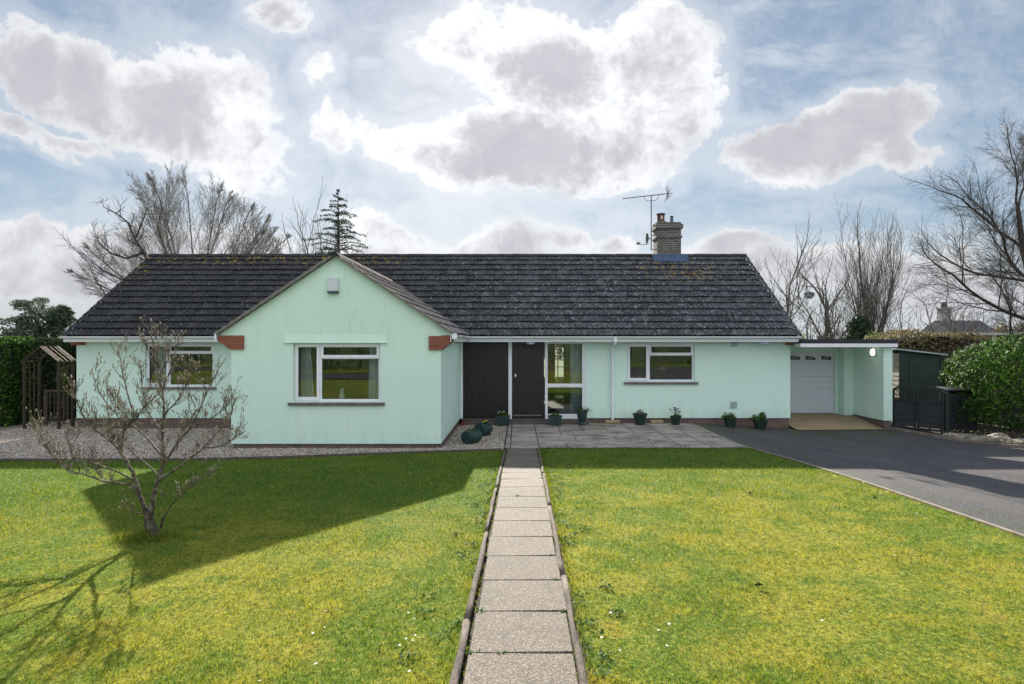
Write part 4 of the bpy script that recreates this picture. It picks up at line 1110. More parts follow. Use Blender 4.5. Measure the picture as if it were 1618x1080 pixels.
# ---- gravel stones
def stones(name, n, inside, box, sz, seed, zf=None):
    rg = np.random.default_rng(seed); p = []
    while len(p) < n:
        q = np.stack([rg.uniform(box[0], box[1], n), rg.uniform(box[2], box[3], n)], 1)
        p += [a for a in q if inside(*a)]
    p = np.array(p[:n]); z = np.array([gz(a, b) for a, b in p])-.004
    base = np.array([[1, 0, 0], [0, 1, 0], [-1, 0, 0], [0, -1, 0], [0, 0, 1], [0, 0, -1.]])
    s = rg.uniform(.6, 1.3, (n, 1, 1))*sz*(1+rg.uniform(-.35, .35, (n, 6, 3))); a = rg.uniform(0, 6.28, n); ca, sa = np.cos(a)[:, None], np.sin(a)[:, None]
    v = base[None]*s*np.array([1, .75, .6]); x = v[:, :, 0]*ca-v[:, :, 1]*sa; y = v[:, :, 0]*sa+v[:, :, 1]*ca
    tx = rg.uniform(-.5, .5, (n, 1)); zz = v[:, :, 2]+x*tx
    V = np.stack([x+p[:, :1], y+p[:, 1:], zz+z[:, None]], 2).reshape(-1, 3)
    fc = np.array([0,1,4, 1,2,4, 2,3,4, 3,0,4, 1,0,5, 2,1,5, 3,2,5, 0,3,5]); idx = (np.arange(n)[:, None]*6+fc[None]).ravel()
    kind(fast(name, V, 3, idx, GRAV), 'stuff')
def ingrav(x, y):
    if y < float(np.interp(x, [-20, -6, -4.5, -2.2, -.3], [10.95, 11.15, 11.45, 12.25, 12.8])): return False
    if WX0-.0 < x < WX1 and y > WY+.03: return False
    if x > -1.65 and y > 17.3: return False
    if x > XL and y > YF+.03: return False
    return x < -.30
stones('gravel', 42000, ingrav, (-14.5, -.3, 10.9, 19.5), .020, 21)

# ---- bare tree generator
class Tree:
    def __init__(s, seed): s.r = random.Random(seed); s.m = M(); s.tips = []; s.n = 0
    def grow(s, p, d, L, rad, lev, P):
        s.n += 1
        r = s.r; seg = P['seg'][min(lev, len(P['seg'])-1)]; pts = [p.copy()]; rr = [rad]; d = d.normalized(); end = P['taper'] if lev < P['levels'] else .45
        wig = P['wig']; up = P['up'][min(lev, len(P['up'])-1)]
        for i in range(seg):
            d = (d+Vector((r.gauss(0, wig), r.gauss(0, wig), r.gauss(0, wig*.8)+up/seg))).normalized()
            p = p+d*(L/seg); pts.append(p.copy()); rr.append(max(P.get('rmin', .003), rad*(1-(1-end)*(i+1)/seg)))
            if 'env' in P:
                e = P['env']; q = ((p.x-e[0])/e[2])**2+((p.z-e[1])/e[3])**2+((p.y-e[4])/e[2])**2
                if q > 1+r.uniform(-.08, .06): seg = i+1; break
        s.m.tube(pts, rr, 6 if lev == 0 else (4 if lev < 3 else 3), caps=False)
        if lev >= P['levels']:
            s.tips.append((pts[-1], d)); return
        k = P['kids'][min(lev, len(P['kids'])-1)]; k = int(k+r.random()) if isinstance(k, float) else k
        for j in range(k):
            t = P['start']+(1-P['start'])*(j+r.random())/k if j < k-1 else 1.
            f = t*seg; i = min(int(f), seg-1); q = pts[i].lerp(pts[i+1], f-i)
            base = (pts[i+1]-pts[i]).normalized(); ang = R(P['ang'][min(lev, len(P['ang'])-1)])*r.uniform(.65, 1.3)*(1 if j < k-1 else .35)
            ax_ = base.cross(Vector((r.gauss(0, 1), r.gauss(0, 1), r.gauss(0, 1)))).normalized()
            nd = Matrix.Rotation(ang, 3, ax_) @ base
            ri = rr[i]*(P['rr']*r.uniform(.8, 1.1) if j < k-1 else .95)
            s.grow(q, nd, L*P['ratio'][min(lev, len(P['ratio'])-1)]*r.uniform(.75, 1.2)*(1-.35*(1-t) if P.get('even') else 1), max(P.get('rmin', .003), ri), lev+1, P)
def bare_tree(name, label, seed, base, h, P, mat=BARK, tilt=(0, 0, 1), group=None, rad=None, parts=True, extra=None):
    t = thing(name, label, 'tree', tuple(base), group); T = Tree(seed)
    T.grow(Vector(base), Vector(tilt), h, rad or h*.035, 0, P)
    o = T.m.build('branches', mat, t, smooth=True)
    return t, T
# broad many-stemmed crown behind the left of the roof
t = thing('bare_tree', 'wide rounded bare tree with fanned stems behind the left roof', 'tree', (-24.0, 45, 0)); T = Tree(3)
PF = dict(env=(-24.4, 7.9, 6.5, 6.1, 45), levels=4, seg=[8, 6, 5, 4, 3], wig=.030, up=[.06, .12, .1, .1, .1], taper=.4, kids=[8, 6, 4, 3], start=.28, ang=[20, 22, 26, 30], ratio=[.36, .50, .55, .6], rr=.5, rmin=.0075)
T.m.tube([(-24.0, 45, -.1), (-24.1, 45, 2), (-24.0, 45, 4.0)], [.5, .42, .36], 9, caps=False)
for k in range(19):
    th = -64+k*7.1+rnd.uniform(-3, 3); L = (9.6-abs(th/70)**2*2.0)*rnd.uniform(.9, 1.03); z0 = 3.0+rnd.uniform(0, 1.2)
    T.grow(Vector((-24.0+th*.008, 45+rnd.uniform(-.2, .2), z0)), Vector((math.sin(R(th)), rnd.uniform(-.35, .35), math.cos(R(th)))), L, rnd.uniform(.07, .12), 0, PF)
T.m.build('branches', BARKH, t, smooth=True)
# its closer crooked neighbour at the roof's left end
t = thing('bare_tree', 'crooked dark bare tree leaning out past the left end of the roof', 'tree', (-18.2, 31, 0)); T = Tree(12)
PO = dict(levels=3, seg=[6, 5, 4, 3], wig=.20, up=[.15, .15, .1, .05], taper=.45, kids=[6, 5, 3], start=.1, ang=[46, 42, 42], ratio=[.6, .55, .6], rr=.55, rmin=.007)
def limb(T, uv, Y, r0, r1, P, kid, L, seed=1):
    pts = [px(u, v, Y+rnd.uniform(-.25, .25)) for u, v in uv]; n = len(pts); rr = [r0+(r1-r0)*i/(n-1) for i in range(n)]; T.m.tube(pts, rr, 6, caps=False)
    for k in range(kid):
        f = (.2+.8*k/max(1, kid-1))*(n-1); i = min(int(f), n-2); q = pts[i].lerp(pts[i+1], f-i); d = (pts[i+1]-pts[i]).normalized()
        ax_ = d.cross(Vector((T.r.gauss(0, 1), T.r.gauss(0, 1), T.r.gauss(0, 1)))).normalized(); nd = Matrix.Rotation(R(T.r.uniform(25, 60)), 3, ax_) @ d+Vector((0, 0, .25))
        T.grow(q, nd, L*T.r.uniform(.6, 1.15), rr[i]*.5, 1, P)
limb(T, [(248, 545), (246, 470), (238, 425), (228, 398), (214, 378), (203, 352), (186, 338), (163, 326)], 31, .12, .02, PO, 13, .75)
limb(T, [(228, 398), (200, 408), (175, 400), (158, 385), (150, 370)], 31, .07, .02, PO, 8, .75)
limb(T, [(246, 480), (222, 455), (190, 440), (160, 425), (128, 398)], 31, .08, .015, PO, 11, .8)
limb(T, [(246, 500), (200, 486), (170, 470), (150, 440), (140, 415)], 31, .06, .015, PO, 9, .75)
limb(T, [(242, 430), (262, 398), (250, 360), (255, 330)], 31, .07, .02, PO, 6, .7)
limb(T, [(214, 378), (225, 350), (232, 330), (222, 312)], 31, .05, .015, PO, 6, .6)
T.m.build('branches', BARKD, t, smooth=True)
# scrub between the big tree and the conifer
PS = dict(levels=4, seg=[4, 5, 4, 3, 3], wig=.13, up=[.3, .35, .3, .2, .1], taper=.55, kids=[6, 5, 4, 3], start=.2, ang=[30, 28, 32, 36], ratio=[.9, .6, .55, .6], rr=.6, rmin=.010)
for i, (u, top, Y, lab) in enumerate([(408, 352, 38, 'low bare tree just right of the wide rounded tree'), (448, 345, 40, 'small bare twiggy tree midway between the rounded tree and the conifer'), (476, 372, 37, 'shortest bare tree directly left of the dark conifer')]):
    b = px(u, top, Y); bare_tree('bare_tree', lab, 30+i, (b.x, Y, 0), (b.z)*.43, PS, BARKH, rad=.13)
# right-hand trees
PP = dict(levels=4, seg=[4, 7, 5, 4, 3], wig=.055, up=[.4, .75, .55, .4, .3], taper=.5, kids=[15, 8, 6, 4], start=.12, ang=[22, 24, 28, 30], ratio=[1.5, .38, .5, .6], rr=.42, rmin=.0055)
b = px(1374, 350, 34); bare_tree('bare_tree', 'upright bare tree with dense vertical branches behind the garage', 41, (b.x, 34, -.2), b.z*.33, PP, BARK, rad=.12)
b = px(1232, 388, 36); tA = bare_tree('bare_tree', 'slim bare tree rising just right of the roof end', 42, (b.x, 36, -.2), b.z*.40, PS, BARKH, rad=.13)
b = px(1290, 392, 34); tB = bare_tree('bare_tree', 'bare tree holding a dark nest in its fork', 43, (b.x, 34, -.2), b.z*.40, PS, BARK, (-.05, 0, 1), rad=.14)
b = px(1198, 420, 42); bare_tree('bare_tree', 'faint bare tree partly hidden by the right slope of the roof', 44, (b.x, 42, -.2), b.z*.40, PS, BARKH, rad=.12)
n_ = px(1279, 466, 34); q = RNG.normal(size=(420, 3)); q /= np.linalg.norm(q, axis=1, keepdims=True); q = q*RNG.uniform(.5, 1, (420, 1))*[.30, .30, .22]+np.array(n_)
tag(leaf_cloud('bird_nest', BARKD, q, .16, None, None, .12), 'dark round bird nest lodged in the bare tree behind the garage', 'nest')
# large spreading tree at the right edge: explicit limbs in the photo's plane, grown from there
t = thing('bare_tree', 'large spreading bare tree reaching in from the right edge', 'tree', (18.6, 21.5, 0)); T = Tree(77)
tr = [Vector((18.75, 21.5, -.1)), Vector((18.6, 21.5, 1.4)), Vector((18.25, 21.5, 3.0)), Vector((17.95, 21.4, 4.4)), Vector((17.6, 21.4, 5.6)), Vector((17.35, 21.3, 7.0))]
T.m.tube(tr, [.26, .22, .17, .14, .11, .07], 8, caps=False)
PR = dict(levels=4, seg=[7, 6, 5, 4, 3], wig=.10, up=[.10, .06, .05, .05, .03], taper=.45, kids=[9, 7, 5, 4], start=.15, ang=[34, 34, 36, 38], ratio=[.45, .50, .55, .6], rr=.46, rmin=.0028)
for (i, dx_, dy_, dz_, L, r_) in [(1, -1, -.1, .55, 3.6, .085), (2, -1, .25, .45, 4.2, .10), (2, .8, -.3, .6, 3.5, .09), (3, -1, -.2, .75, 3.7, .085), (3, -.8, .5, .35, 3.2, .07), (4, -.75, .1, 1, 3.1, .075), (4, .7, .1, .9, 3, .07), (5, -.35, -.1, 1, 2.2, .055), (5, .25, .1, 1, 2.4, .06), (1, -1, .4, .18, 3.3, .07), (2, -.7, -.7, .5, 3.2, .07), (3, .3, .8, .7, 3.0, .07), (4, -.2, -.6, .9, 2.6, .06)]:
    T.grow(tr[i], Vector((dx_, dy_, dz_*.72)), L*.88, r_*.72, 0, PR)
T.m.build('branches', BARKD, t, smooth=True)
# background scrub behind the garage, hedge and shed
PB = dict(levels=3, seg=[3, 4, 4, 3], wig=.16, up=[.3, .25, .15, .1], taper=.55, kids=[7, 5, 4], start=.05, ang=[42, 36, 40], ratio=[.9, .6, .6], rr=.55, rmin=.008)
sl = [(1215, 475, 31), (1262, 470, 38), (1310, 452, 37), (1345, 468, 32), (1415, 432, 38), (1440, 470, 31), (1470, 446, 40), (1500, 462, 29), (1530, 452, 36), (1560, 430, 31), (1592, 458, 38), (1618, 470, 30), (1645, 440, 34), (1395, 465, 42)]
where = ['just past the roof verge', 'behind the nest tree', 'left of the upright tree', 'in front of the upright tree', 'right of the upright tree', 'above the left end of the browned hedge', 'left of the distant chimney', 'right of the distant chimney', 'under the long limbs of the spreading tree', 'tallest above the right of the browned hedge', 'behind the white framed shelter', 'right of the white framed shelter', 'at the far right edge', 'far back right of the garage']
for i, (u, v, Y) in enumerate(sl):
    b = px(u, v, Y); bare_tree('bare_shrub', 'leggy leafless shrub '+where[i], 60+i, (b.x, Y, -.1), b.z*.42, PB, (BARK, BARKH, BARKD)[i % 3], rad=.06, group='leafless shrubs beyond the garage')

# ---- conifer (tiered, behind the roof)
def layered_conifer(label, base, h, wid, seed, mat, tiers=15, droop=.1, cat='tree'):
    t = thing('conifer', label, cat, tuple(base)); r = random.Random(seed); m = M(); pts = []; nr = []
    B = Vector(base); m.tube([B, B+Vector((.05, 0, h*.5)), B+Vector((0, 0, h))], [h*.018, h*.012, .02], 8, caps=False)
    for k in range(tiers):
        f = .28+.72*k/(tiers-1); z = h*f; L0 = wid*(1-f)**.8*1.15+.15
        nb = 7 if f < .9 else 5
        for j in range(nb):
            a = 2*math.pi*(j+r.random()*.8)/nb; L = L0*r.uniform(.55, 1.15); zz = z+r.uniform(-.15, .15)
            p0 = B+Vector((0, 0, zz)); d = Vector((math.cos(a), math.sin(a), 0)); p1 = p0+d*L*.5+Vector((0, 0, L*.10)); p2 = p0+d*L+Vector((0, 0, L*.10-droop*L))
            m.tube([p0, p1, p2], [.035, .022, .01], 4, caps=False)
            n = int(44*L+6)
            for _ in range(n):
                tt = r.random()**.7; q = p0.lerp(p1, tt*2) if tt < .5 else p1.lerp(p2, tt*2-1); w = .20*L*(1-tt)+.10
                s_ = d.cross(Vector((0, 0, 1)))*r.uniform(-w, w); pts.append(q+s_+Vector((0, 0, r.gauss(-.02, .045)))); nr.append((r.gauss(0, .3), r.gauss(0, .3), 1))
    m.build('trunk', BARKD, t, smooth=True)
    leaf_cloud('needles', mat, [tuple(p) for p in pts], .15, t, nr, .35, .5); return t
b = px(534, 303, 40); layered_conifer('dark tiered conifer rising behind the gable apex', (b.x, 40, 0), b.z, 4.6, 5, NEEDLE, 19)

# ---- leafy masses
def lumps(c, rad, n, k, seed, flat=1., inner=.5):
    """points on lumpy overlapping blobs: (points, normals)"""
    rg = np.random.default_rng(seed); c = np.array(c, float); rad = np.array(rad, float)
    d_ = rg.normal(size=(k, 3)); d_ /= np.linalg.norm(d_, axis=1, keepdims=True); cc = c+d_*rad*.62*rg.uniform(.5, 1.08, (k, 1)); rs = rad.min()*rg.uniform(.28, .55, k)
    i = rg.integers(0, k, n); q = rg.normal(size=(n, 3)); q /= np.linalg.norm(q, axis=1, keepdims=True)
    p = cc[i]+q*rs[i][:, None]*(rg.uniform(inner, 1.05, (n, 1)))*[1, 1, flat]; nn = q*.6+(p-c)/rad*.6
    return p, nn
def bush(name, label, cat, c, rad, n, k, seed, mat, size, stem=None, group=None, aspect=.5, zmin=.03, jit=.7, core=.72):
    t = thing(name, label, cat, (c[0], c[1], 0), group); p, nn = lumps(c, rad, n, k, seed); ok = p[:, 2] > zmin; p = p[ok]; nn = nn[ok]
    leaf_cloud('foliage', mat, p, size, t, nn, aspect, jit)
    m = M(); r = random.Random(seed)
    for j in range(7):
        m.tube([(c[0]+r.uniform(-.15, .15), c[1]+r.uniform(-.15, .15), -.05), (c[0]+r.uniform(-.5, .5)*rad[0]*.6, c[1]+r.uniform(-.5, .5)*rad[1]*.6, c[2]*.6), (c[0]+r.uniform(-.8, .8)*rad[0]*.7, c[1]+r.uniform(-.8, .8)*rad[1]*.7, c[2]+rad[2]*r.uniform(.2, .7))], [.05*rad[2]/1.2, .035, .012], 5, caps=False)
    m.build('stem', BARKD, t, smooth=True); return t
# dense shell for glossy laurel: rounded box of leaves
def shell(c, rad, n, seed, pw=3., depth=.22, nz=.10, zmin=.02):
    rg = np.random.default_rng(seed); q = rg.normal(size=(n, 3)); q /= (np.abs(q)**pw).sum(1, keepdims=True)**(1/pw)
    bumpy = 1+nz*np.sin(q[:, :1]*7+seed)*np.sin(q[:, 2:]*6+1)*1.+nz*.8*np.sin(q[:, 1:2]*11+q[:, 2:]*9)
    p = np.array(c)+q*np.array(rad)*bumpy*(1-depth*rg.random((n, 1))**1.6); return p[p[:, 2] > zmin], q[p[:, 2] > zmin]
t = thing('laurel_bush', 'large glossy green laurel bush at the right edge by the driveway', 'bush', (13.95, 16.6, 0))
p, nn = shell((14.3, 16.8, 1.0), (2.35, 1.8, 1.52), 20000, 4, 2.35, .25, .05, .10)
leaf_cloud('foliage', LAUREL, p, .105, t, nn*np.array([1, 1, 1.]), .42, .55)
m = M()
for j in range(12): m.tube([(14.2+rnd.uniform(-.6, .6), 16.6+rnd.uniform(-.4, .4), -.1), (14.2+rnd.uniform(-1.2, 1.2), 16.6+rnd.uniform(-1, 1), .8), (14.2+rnd.uniform(-1.7, 1.7), 16.6+rnd.uniform(-1.2, 1.2), 1.9)], [.05, .035, .012], 5, caps=False)
m.build('stem', BARKD, t)
# hedges: clipped blocks, leaves over an inner mass of twigs
def hedge(name, label, x0, x1, y0, y1, z1, n, mat, size, seed, topf=None, aspect=.5, rough=.07):
    rg = np.random.default_rng(seed); A = np.array([(x1-x0)*(z1), (y1-y0)*z1, (y1-y0)*z1, (x1-x0)*(y1-y0)]); w = A/A.sum(); P_ = []; Q = []
    for k, nn in enumerate(((0, -1, 0), (-1, 0, 0), (1, 0, 0), (0, 0, 1))):
        m_ = int(n*w[k]); a = rg.uniform(0, 1, m_); b = rg.uniform(0, 1, m_); dpt = rg.random(m_)**2*.22
        X = x0+(x1-x0)*a; Z = -.18+(z1+.18)*b
        if k == 0: p = np.stack([X, y0+dpt, Z], 1)
        elif k == 1: p = np.stack([x0+dpt, y0+(y1-y0)*a, Z], 1)
        elif k == 2: p = np.stack([x1-dpt, y0+(y1-y0)*a, Z], 1)
        else: p = np.stack([X, y0+(y1-y0)*b, z1-dpt*.6], 1)
        P_.append(p); Q.append(np.array(nn)+np.zeros((m_, 3)))
    p = np.concatenate(P_); q = np.concatenate(Q)
    if topf is not None: p[:, 2] *= topf(p[:, 0])/z1
    off = rough*(np.sin(p[:, 0]*2.3+seed)*np.sin(p[:, 2]*2.9)+.6*np.sin(p[:, 0]*6.1)*np.sin(p[:, 2]*5.3+1)); p -= q*off[:, None]*-1
    t = thing(name, label, 'hedge', ((x0+x1)/2, (y0+y1)/2, 0)); leaf_cloud('foliage', mat, p, size, t, q, aspect, .8)
    m = M(); i_ = .20; n_ = 10
    for k in range(n_):
        xa = x0+i_+(x1-x0-2*i_)*k/n_; xb = x0+i_+(x1-x0-2*i_)*(k+1)/n_; za, zb_ = ((z1, z1) if topf is None else (topf(xa), topf(xb)))
        m.prism([(xa, -.2), (xb, -.2), (xb, zb_-.16), (xa, za-.16)], 'y', y0+i_, y1-i_)
    m.build('twig_core', simple('hedge_core', (.012, .013, .007), .95, .5, 8, 30, .05), t); return t
hedge('hedge', 'tall dark clipped hedge behind the rose arch', -22, -14.35, 19.3, 20.7, 2.46, 28000, HEDGED, .075, 3)
hedge('hedge', 'brighter leafy hedge end at the far left edge', -17.5, -15.0, 18.0, 19.2, 2.44, 8000, LAUREL, .085, 4)
hedge('hedge', 'olive clipped hedge seen through the rose arch', -14.75, -12.8, 20.75, 27, 2.55, 9000, HEDGEO, .08, 5)
hedge('hedge', 'browned clipped hedge behind the green shed', 13.6, 20.5, 22.5, 24.2, 2.75, 17000, HEDGEB, .10, 6, lambda x: np.interp(x, [13.6, 14.2, 15.6, 16.6, 18, 20.5], [2.45, 2.62, 2.72, 2.62, 2.35, 2.2]), .45, .12)
# evergreens over the garage roof
bush('evergreen_shrub', 'yellow green shrub showing above the right verge of the roof', 'shrub', (11.9, 26.6, 1.9), (.95, .8, .95), 1900, 12, 8, LIME, .13, core=0)
bush('evergreen_shrub', 'dark ivy clad shrub rising over the middle of the garage roof', 'shrub', (17.0, 30.5, 2.4), (1.3, .9, 1.75), 4200, 16, 9, IVY, .13)
bush('evergreen_shrub', 'light green shrub low over the right of the garage roof', 'shrub', (16.1, 27.5, 1.8), (1.5, .9, 1.15), 3000, 14, 10, LIME, .12)
bush('evergreen_shrub', 'dull green shrub behind the white framed shelter', 'shrub', (24.8, 31, 2.2), (3.0, 1.1, 1.7), 4200, 18, 11, HEDGEB, .15)
# conifers at the far left
bush('evergreen_tree', 'pointed dark evergreen at the far left edge above the hedge', 'tree', (-35.4, 44, 2.6), (1.6, 1.5, 3.4), 5200, 20, 12, NEEDLE, .28)
bush('evergreen_tree', 'rounded low dark evergreen just above the hedge top', 'tree', (-29.6, 36, 1.9), (1.7, 1.4, 2.1), 4200, 16, 13, NEEDLE, .16)
bush('evergreen_tree', 'narrow dark evergreen between the pointed one and the pine', 'tree', (-35.1, 47, 2.6), (1.3, 1.4, 3.6), 4600, 18, 14, NEEDLE, .24)
# pine with flat clumps
t = thing('pine_tree', 'broad grey green pine with layered clumps left of the roof', 'tree', (-42.6, 55, 0)); m = M(); P_ = []; Q = []
base = Vector((-42.6, 55, 0)); m.tube([base, base+Vector((.2, 0, 3)), base+Vector((0, 0, 6.0))], [.35, .26, .1], 8, caps=False)
for k in range(34):
    z = rnd.uniform(1.8, 6.3); w = 4.2*(1-max(0, (z-3.2)/4.2)**1.5); a = rnd.uniform(0, 6.28); rr = w*rnd.uniform(.25, 1); c = base+Vector((rr*math.cos(a), rr*math.sin(a)*.6, z-rr*.12)); m.tube([base+Vector((0, 0, z*.72)), c], [.08, .03], 4, caps=False)
    n = 260; q = RNG.normal(size=(n, 3)); q /= np.linalg.norm(q, axis=1, keepdims=True); P_.append(q*[.95, .8, .34]*RNG.uniform(.7, 1.25)*RNG.uniform(.6, 1, (n, 1))+np.array(c)); Q.append(q*[.5, .5, 1])
m.build('trunk', BARKD, t, smooth=True); leaf_cloud('foliage', PINEN, np.concatenate(P_), .24, t, np.concatenate(Q), .35, .7)
# scrub on the horizon behind everything so that sky never meets bare field
def far_belt(label, xs_, y, h, seed, mat):
    rg = np.random.default_rng(seed); P_ = []
    for x in xs_:
        hh = h*rg.uniform(.6, 1.1); n = 420; q = rg.normal(size=(n, 3)); q /= np.linalg.norm(q, axis=1, keepdims=True); P_.append(np.array([x+rg.normal()*1.2, y+rg.normal()*2, hh*.45])+q*[3.0, 2., hh*.55]*rg.uniform(.7, 1.05, (n, 1)))
    o = leaf_cloud('far_wood', mat, np.concatenate(P_), .55, None, None, .5); kind(o, 'stuff', label)
far_belt('distant band of mixed trees along the horizon', np.arange(-130, 131, 3.2), 92, 4.2, 31, simple('far_scrub', (.10, .10, .09), .95, .35, .6))
# street side planting behind the viewpoint, seen in the window panes
PV = []
for x in np.arange(-26, 27, 1.3):
    n = 420; q = RNG.normal(size=(n, 3)); q /= np.linalg.norm(q, axis=1, keepdims=True); PV.append(np.array([x+rnd.uniform(-.4, .4), -10.5+rnd.uniform(-.4, .4), 1.5])+q*[1.1, .8, 1.7+rnd.uniform(-.3, 1.1)])
kind(leaf_cloud('roadside_thicket', HEDGED, np.concatenate(PV), .22, None, None, .5), 'stuff')

# ---- magnolia in front of the house
mt_ = thing('magnolia', 'bare multi stemmed magnolia with furry buds on the left lawn', 'tree', (-3.63, 6.04, .395))
def mp_(X, Yc, dy_=0.): u = 40+X/2.842; v = 500+Yc/2.842; Y = 6.04+dy_; return px(u, v, Y)
limbs = [  # (crop points, start radius, end radius, depth at the end)
 ([(577, 985), (560, 930), (555, 890), (550, 860)], .060, .044, 0),
 ([(550, 880), (520, 820), (500, 745), (455, 650), (430, 600), (437, 530), (460, 488), (490, 465), (540, 400), (600, 345), (625, 300)], .030, .006, -.25),
 ([(565, 880), (577, 800), (600, 722), (622, 640), (617, 520), (622, 440), (615, 330), (600, 262), (590, 180), (562, 75)], .033, .005, .12),
 ([(600, 735), (700, 668), (790, 600), (880, 578), (940, 545), (985, 515)], .021, .004, -.3),
 ([(600, 725), (660, 600), (740, 505), (830, 460), (900, 400), (940, 340)], .020, .004, .35),
 ([(505, 790), (470, 752), (380, 745), (250, 705), (190, 690), (120, 620), (60, 530), (27, 475)], .020, .004, -.2),
 ([(500, 745), (400, 690), (280, 652), (200, 640), (130, 590), (60, 480)], .014, .004, .3),
 ([(432, 600), (360, 540), (280, 470), (230, 380), (190, 285)], .015, .004, -.5),
 ([(462, 488), (400, 430), (340, 350), (300, 245)], .012, .004, .1),
 ([(490, 465), (455, 335), (432, 225), (420, 165)], .011, .004, .35),
 ([(605, 945), (650, 850), (722, 780), (770, 742), (830, 695)], .013, .004, -.35),
 ([(622, 440), (680, 380), (740, 275), (760, 225)], .012, .004, -.4),
 ([(617, 520), (560, 440), (530, 340), (515, 200)], .013, .004, .45),
 ([(740, 505), (790, 400), (832, 310), (880, 215)], .012, .004, .1),
 ([(790, 600), (842, 540), (920, 455), (935, 365)], .011, .004, -.1),
 ([(620, 640), (560, 560), (500, 500), (440, 440), (400, 380), (360, 300)], .014, .004, .55),
 ([(602, 720), (520, 640), (420, 560), (330, 520), (260, 450)], .012, .004, .6),
 ([(600, 262), (640, 190), (632, 90)], .007, .004, -.1), ([(615, 330), (665, 200), (690, 100)], .008, .004, .25), ([(600, 262), (555, 160), (535, 95)], .006, .004, .2),
 ([(455, 650), (400, 580), (372, 520), (380, 440)], .009, .004, -.3), ([(250, 705), (220, 640), (190, 560), (180, 520)], .007, .004, -.1), ([(380, 745), (320, 690), (300, 620)], .007, .004, .2),
 ([(830, 460), (880, 470), (930, 430)], .007, .004, .3), ([(680, 600), (700, 520), (760, 430), (740, 350)], .009, .004, -.2), ([(550, 870), (500, 880), (440, 835)], .008, .003, -.15)]
mm = M(); bud = M(); MR = random.Random(9)
def add_bud(p, d, k=1.):
    d = (d+Vector((0, 0, .5))).normalized(); L = MR.uniform(.017, .028)*k; r_ = L*.21; k0 = len(bud.v); u = d.orthogonal().normalized(); w = d.cross(u)
    prof = [(0.35, 0), (.85, .22), (1., .48), (.75, .75), (.15, 1.)]
    for rr, t_ in prof:
        for j in range(6): a = j*math.pi/3; bud.v.append(tuple(p+d*(L*t_)+(u*math.cos(a)+w*math.sin(a))*r_*rr))
    for i in range(len(prof)-1):
        for j in range(6): a = k0+i*6+j; b = k0+i*6+(j+1) % 6; bud.f.append((a, b, b+6, a+6))
    bud.f.append(tuple(k0+(len(prof)-1)*6+j for j in range(6)))
def twig(p, d, L, rad, lev):
    pts = [p.copy()]; rr = [rad]; n = 4 if lev == 0 else 3
    for i in range(n):
        d = (d+Vector((MR.gauss(0, .16), MR.gauss(0, .16), MR.gauss(0, .08)+.22))).normalized(); p = p+d*(L/n); pts.append(p.copy()); rr.append(max(.0015, rad*(1-.45*(i+1)/n)))
    mm.tube(pts, rr, 5, caps=False)
    for q in pts[1:-1]:      # knobbly spurs
        if MR.random() < .35: s_ = Vector((MR.gauss(0, 1), MR.gauss(0, 1), MR.random())).normalized(); mm.tube([q, q+s_*.018], [.0028, .0016], 4)
    if lev < 2:
        for j in range(MR.choice((1, 2, 2, 3))):
            i = MR.randint(1, n-1); ax_ = d.cross(Vector((MR.gauss(0, 1), MR.gauss(0, 1), MR.gauss(0, 1)))).normalized()
            twig(pts[i], Matrix.Rotation(R(MR.uniform(28, 55)), 3, ax_) @ (pts[i+1]-pts[i]).normalized(), L*MR.uniform(.45, .75), rr[i]*.75, lev+1)
    if MR.random() < .72: add_bud(pts[-1], d, 1. if MR.random() < .8 else 1.25)
for cp, r0, r1, dep in limbs:
    k = len(cp); pts = []
    for i, (a, b) in enumerate(cp): pts.append(mp_(a, b, dep*(i/(k-1))))
    # smooth resample
    fp = []; n = (k-1)*4
    for i in range(n+1):
        t_ = i/4; j = min(int(t_), k-2); f = t_-j; p0 = pts[max(j-1, 0)]; p1 = pts[j]; p2 = pts[j+1]; p3 = pts[min(j+2, k-1)]
        fp.append(.5*((2*p1)+(-p0+p2)*f+(2*p0-5*p1+4*p2-p3)*f*f+(-p0+3*p1-3*p2+p3)*f**3)+Vector((MR.gauss(0, .003), MR.gauss(0, .004), MR.gauss(0, .003))))
    rr = [(r0+(r1-r0)*(i/n)**.55)*(.86 if r0 < .05 else .92) for i in range(n+1)]
    mm.tube(fp, rr, 8, caps=False)
    L = sum((b-a).length for a, b in zip(fp, fp[1:])); s_ = 0
    if r0 < .05:
        nk = int(L/.043)
        for j in range(nk):
            t_ = .25+.75*(j+MR.random())/max(nk, 1); i = min(int(t_*n), n-1); d = (fp[i+1]-fp[i]).normalized(); ax_ = d.cross(Vector((MR.gauss(0, 1), MR.gauss(0, 1), MR.gauss(0, 1)))).normalized()
            if MR.random() < .85: twig(fp[i], (Matrix.Rotation(R(MR.uniform(30, 60)), 3, ax_) @ d+Vector((0, 0, .25))).normalized(), MR.uniform(.07, .19), min(.0031, rr[i]*.6), 0 if MR.random() < .62 else 1)
        add_bud(fp[-1], (fp[-1]-fp[-2]).normalized(), 1.2)
# root flare
b0 = mp_(577, 985); 
for a in range(6): an = a*1.05; mm.tube([b0+Vector((0, 0, .05)), b0+Vector((math.cos(an)*.05, math.sin(an)*.05, 0)), b0+Vector((math.cos(an)*.11, math.sin(an)*.11, -.035))], [.04, .03, .012], 6)
mm.build('trunk', MAGB, mt_, smooth=True); bud.build('buds', BUDM, mt_, smooth=True)

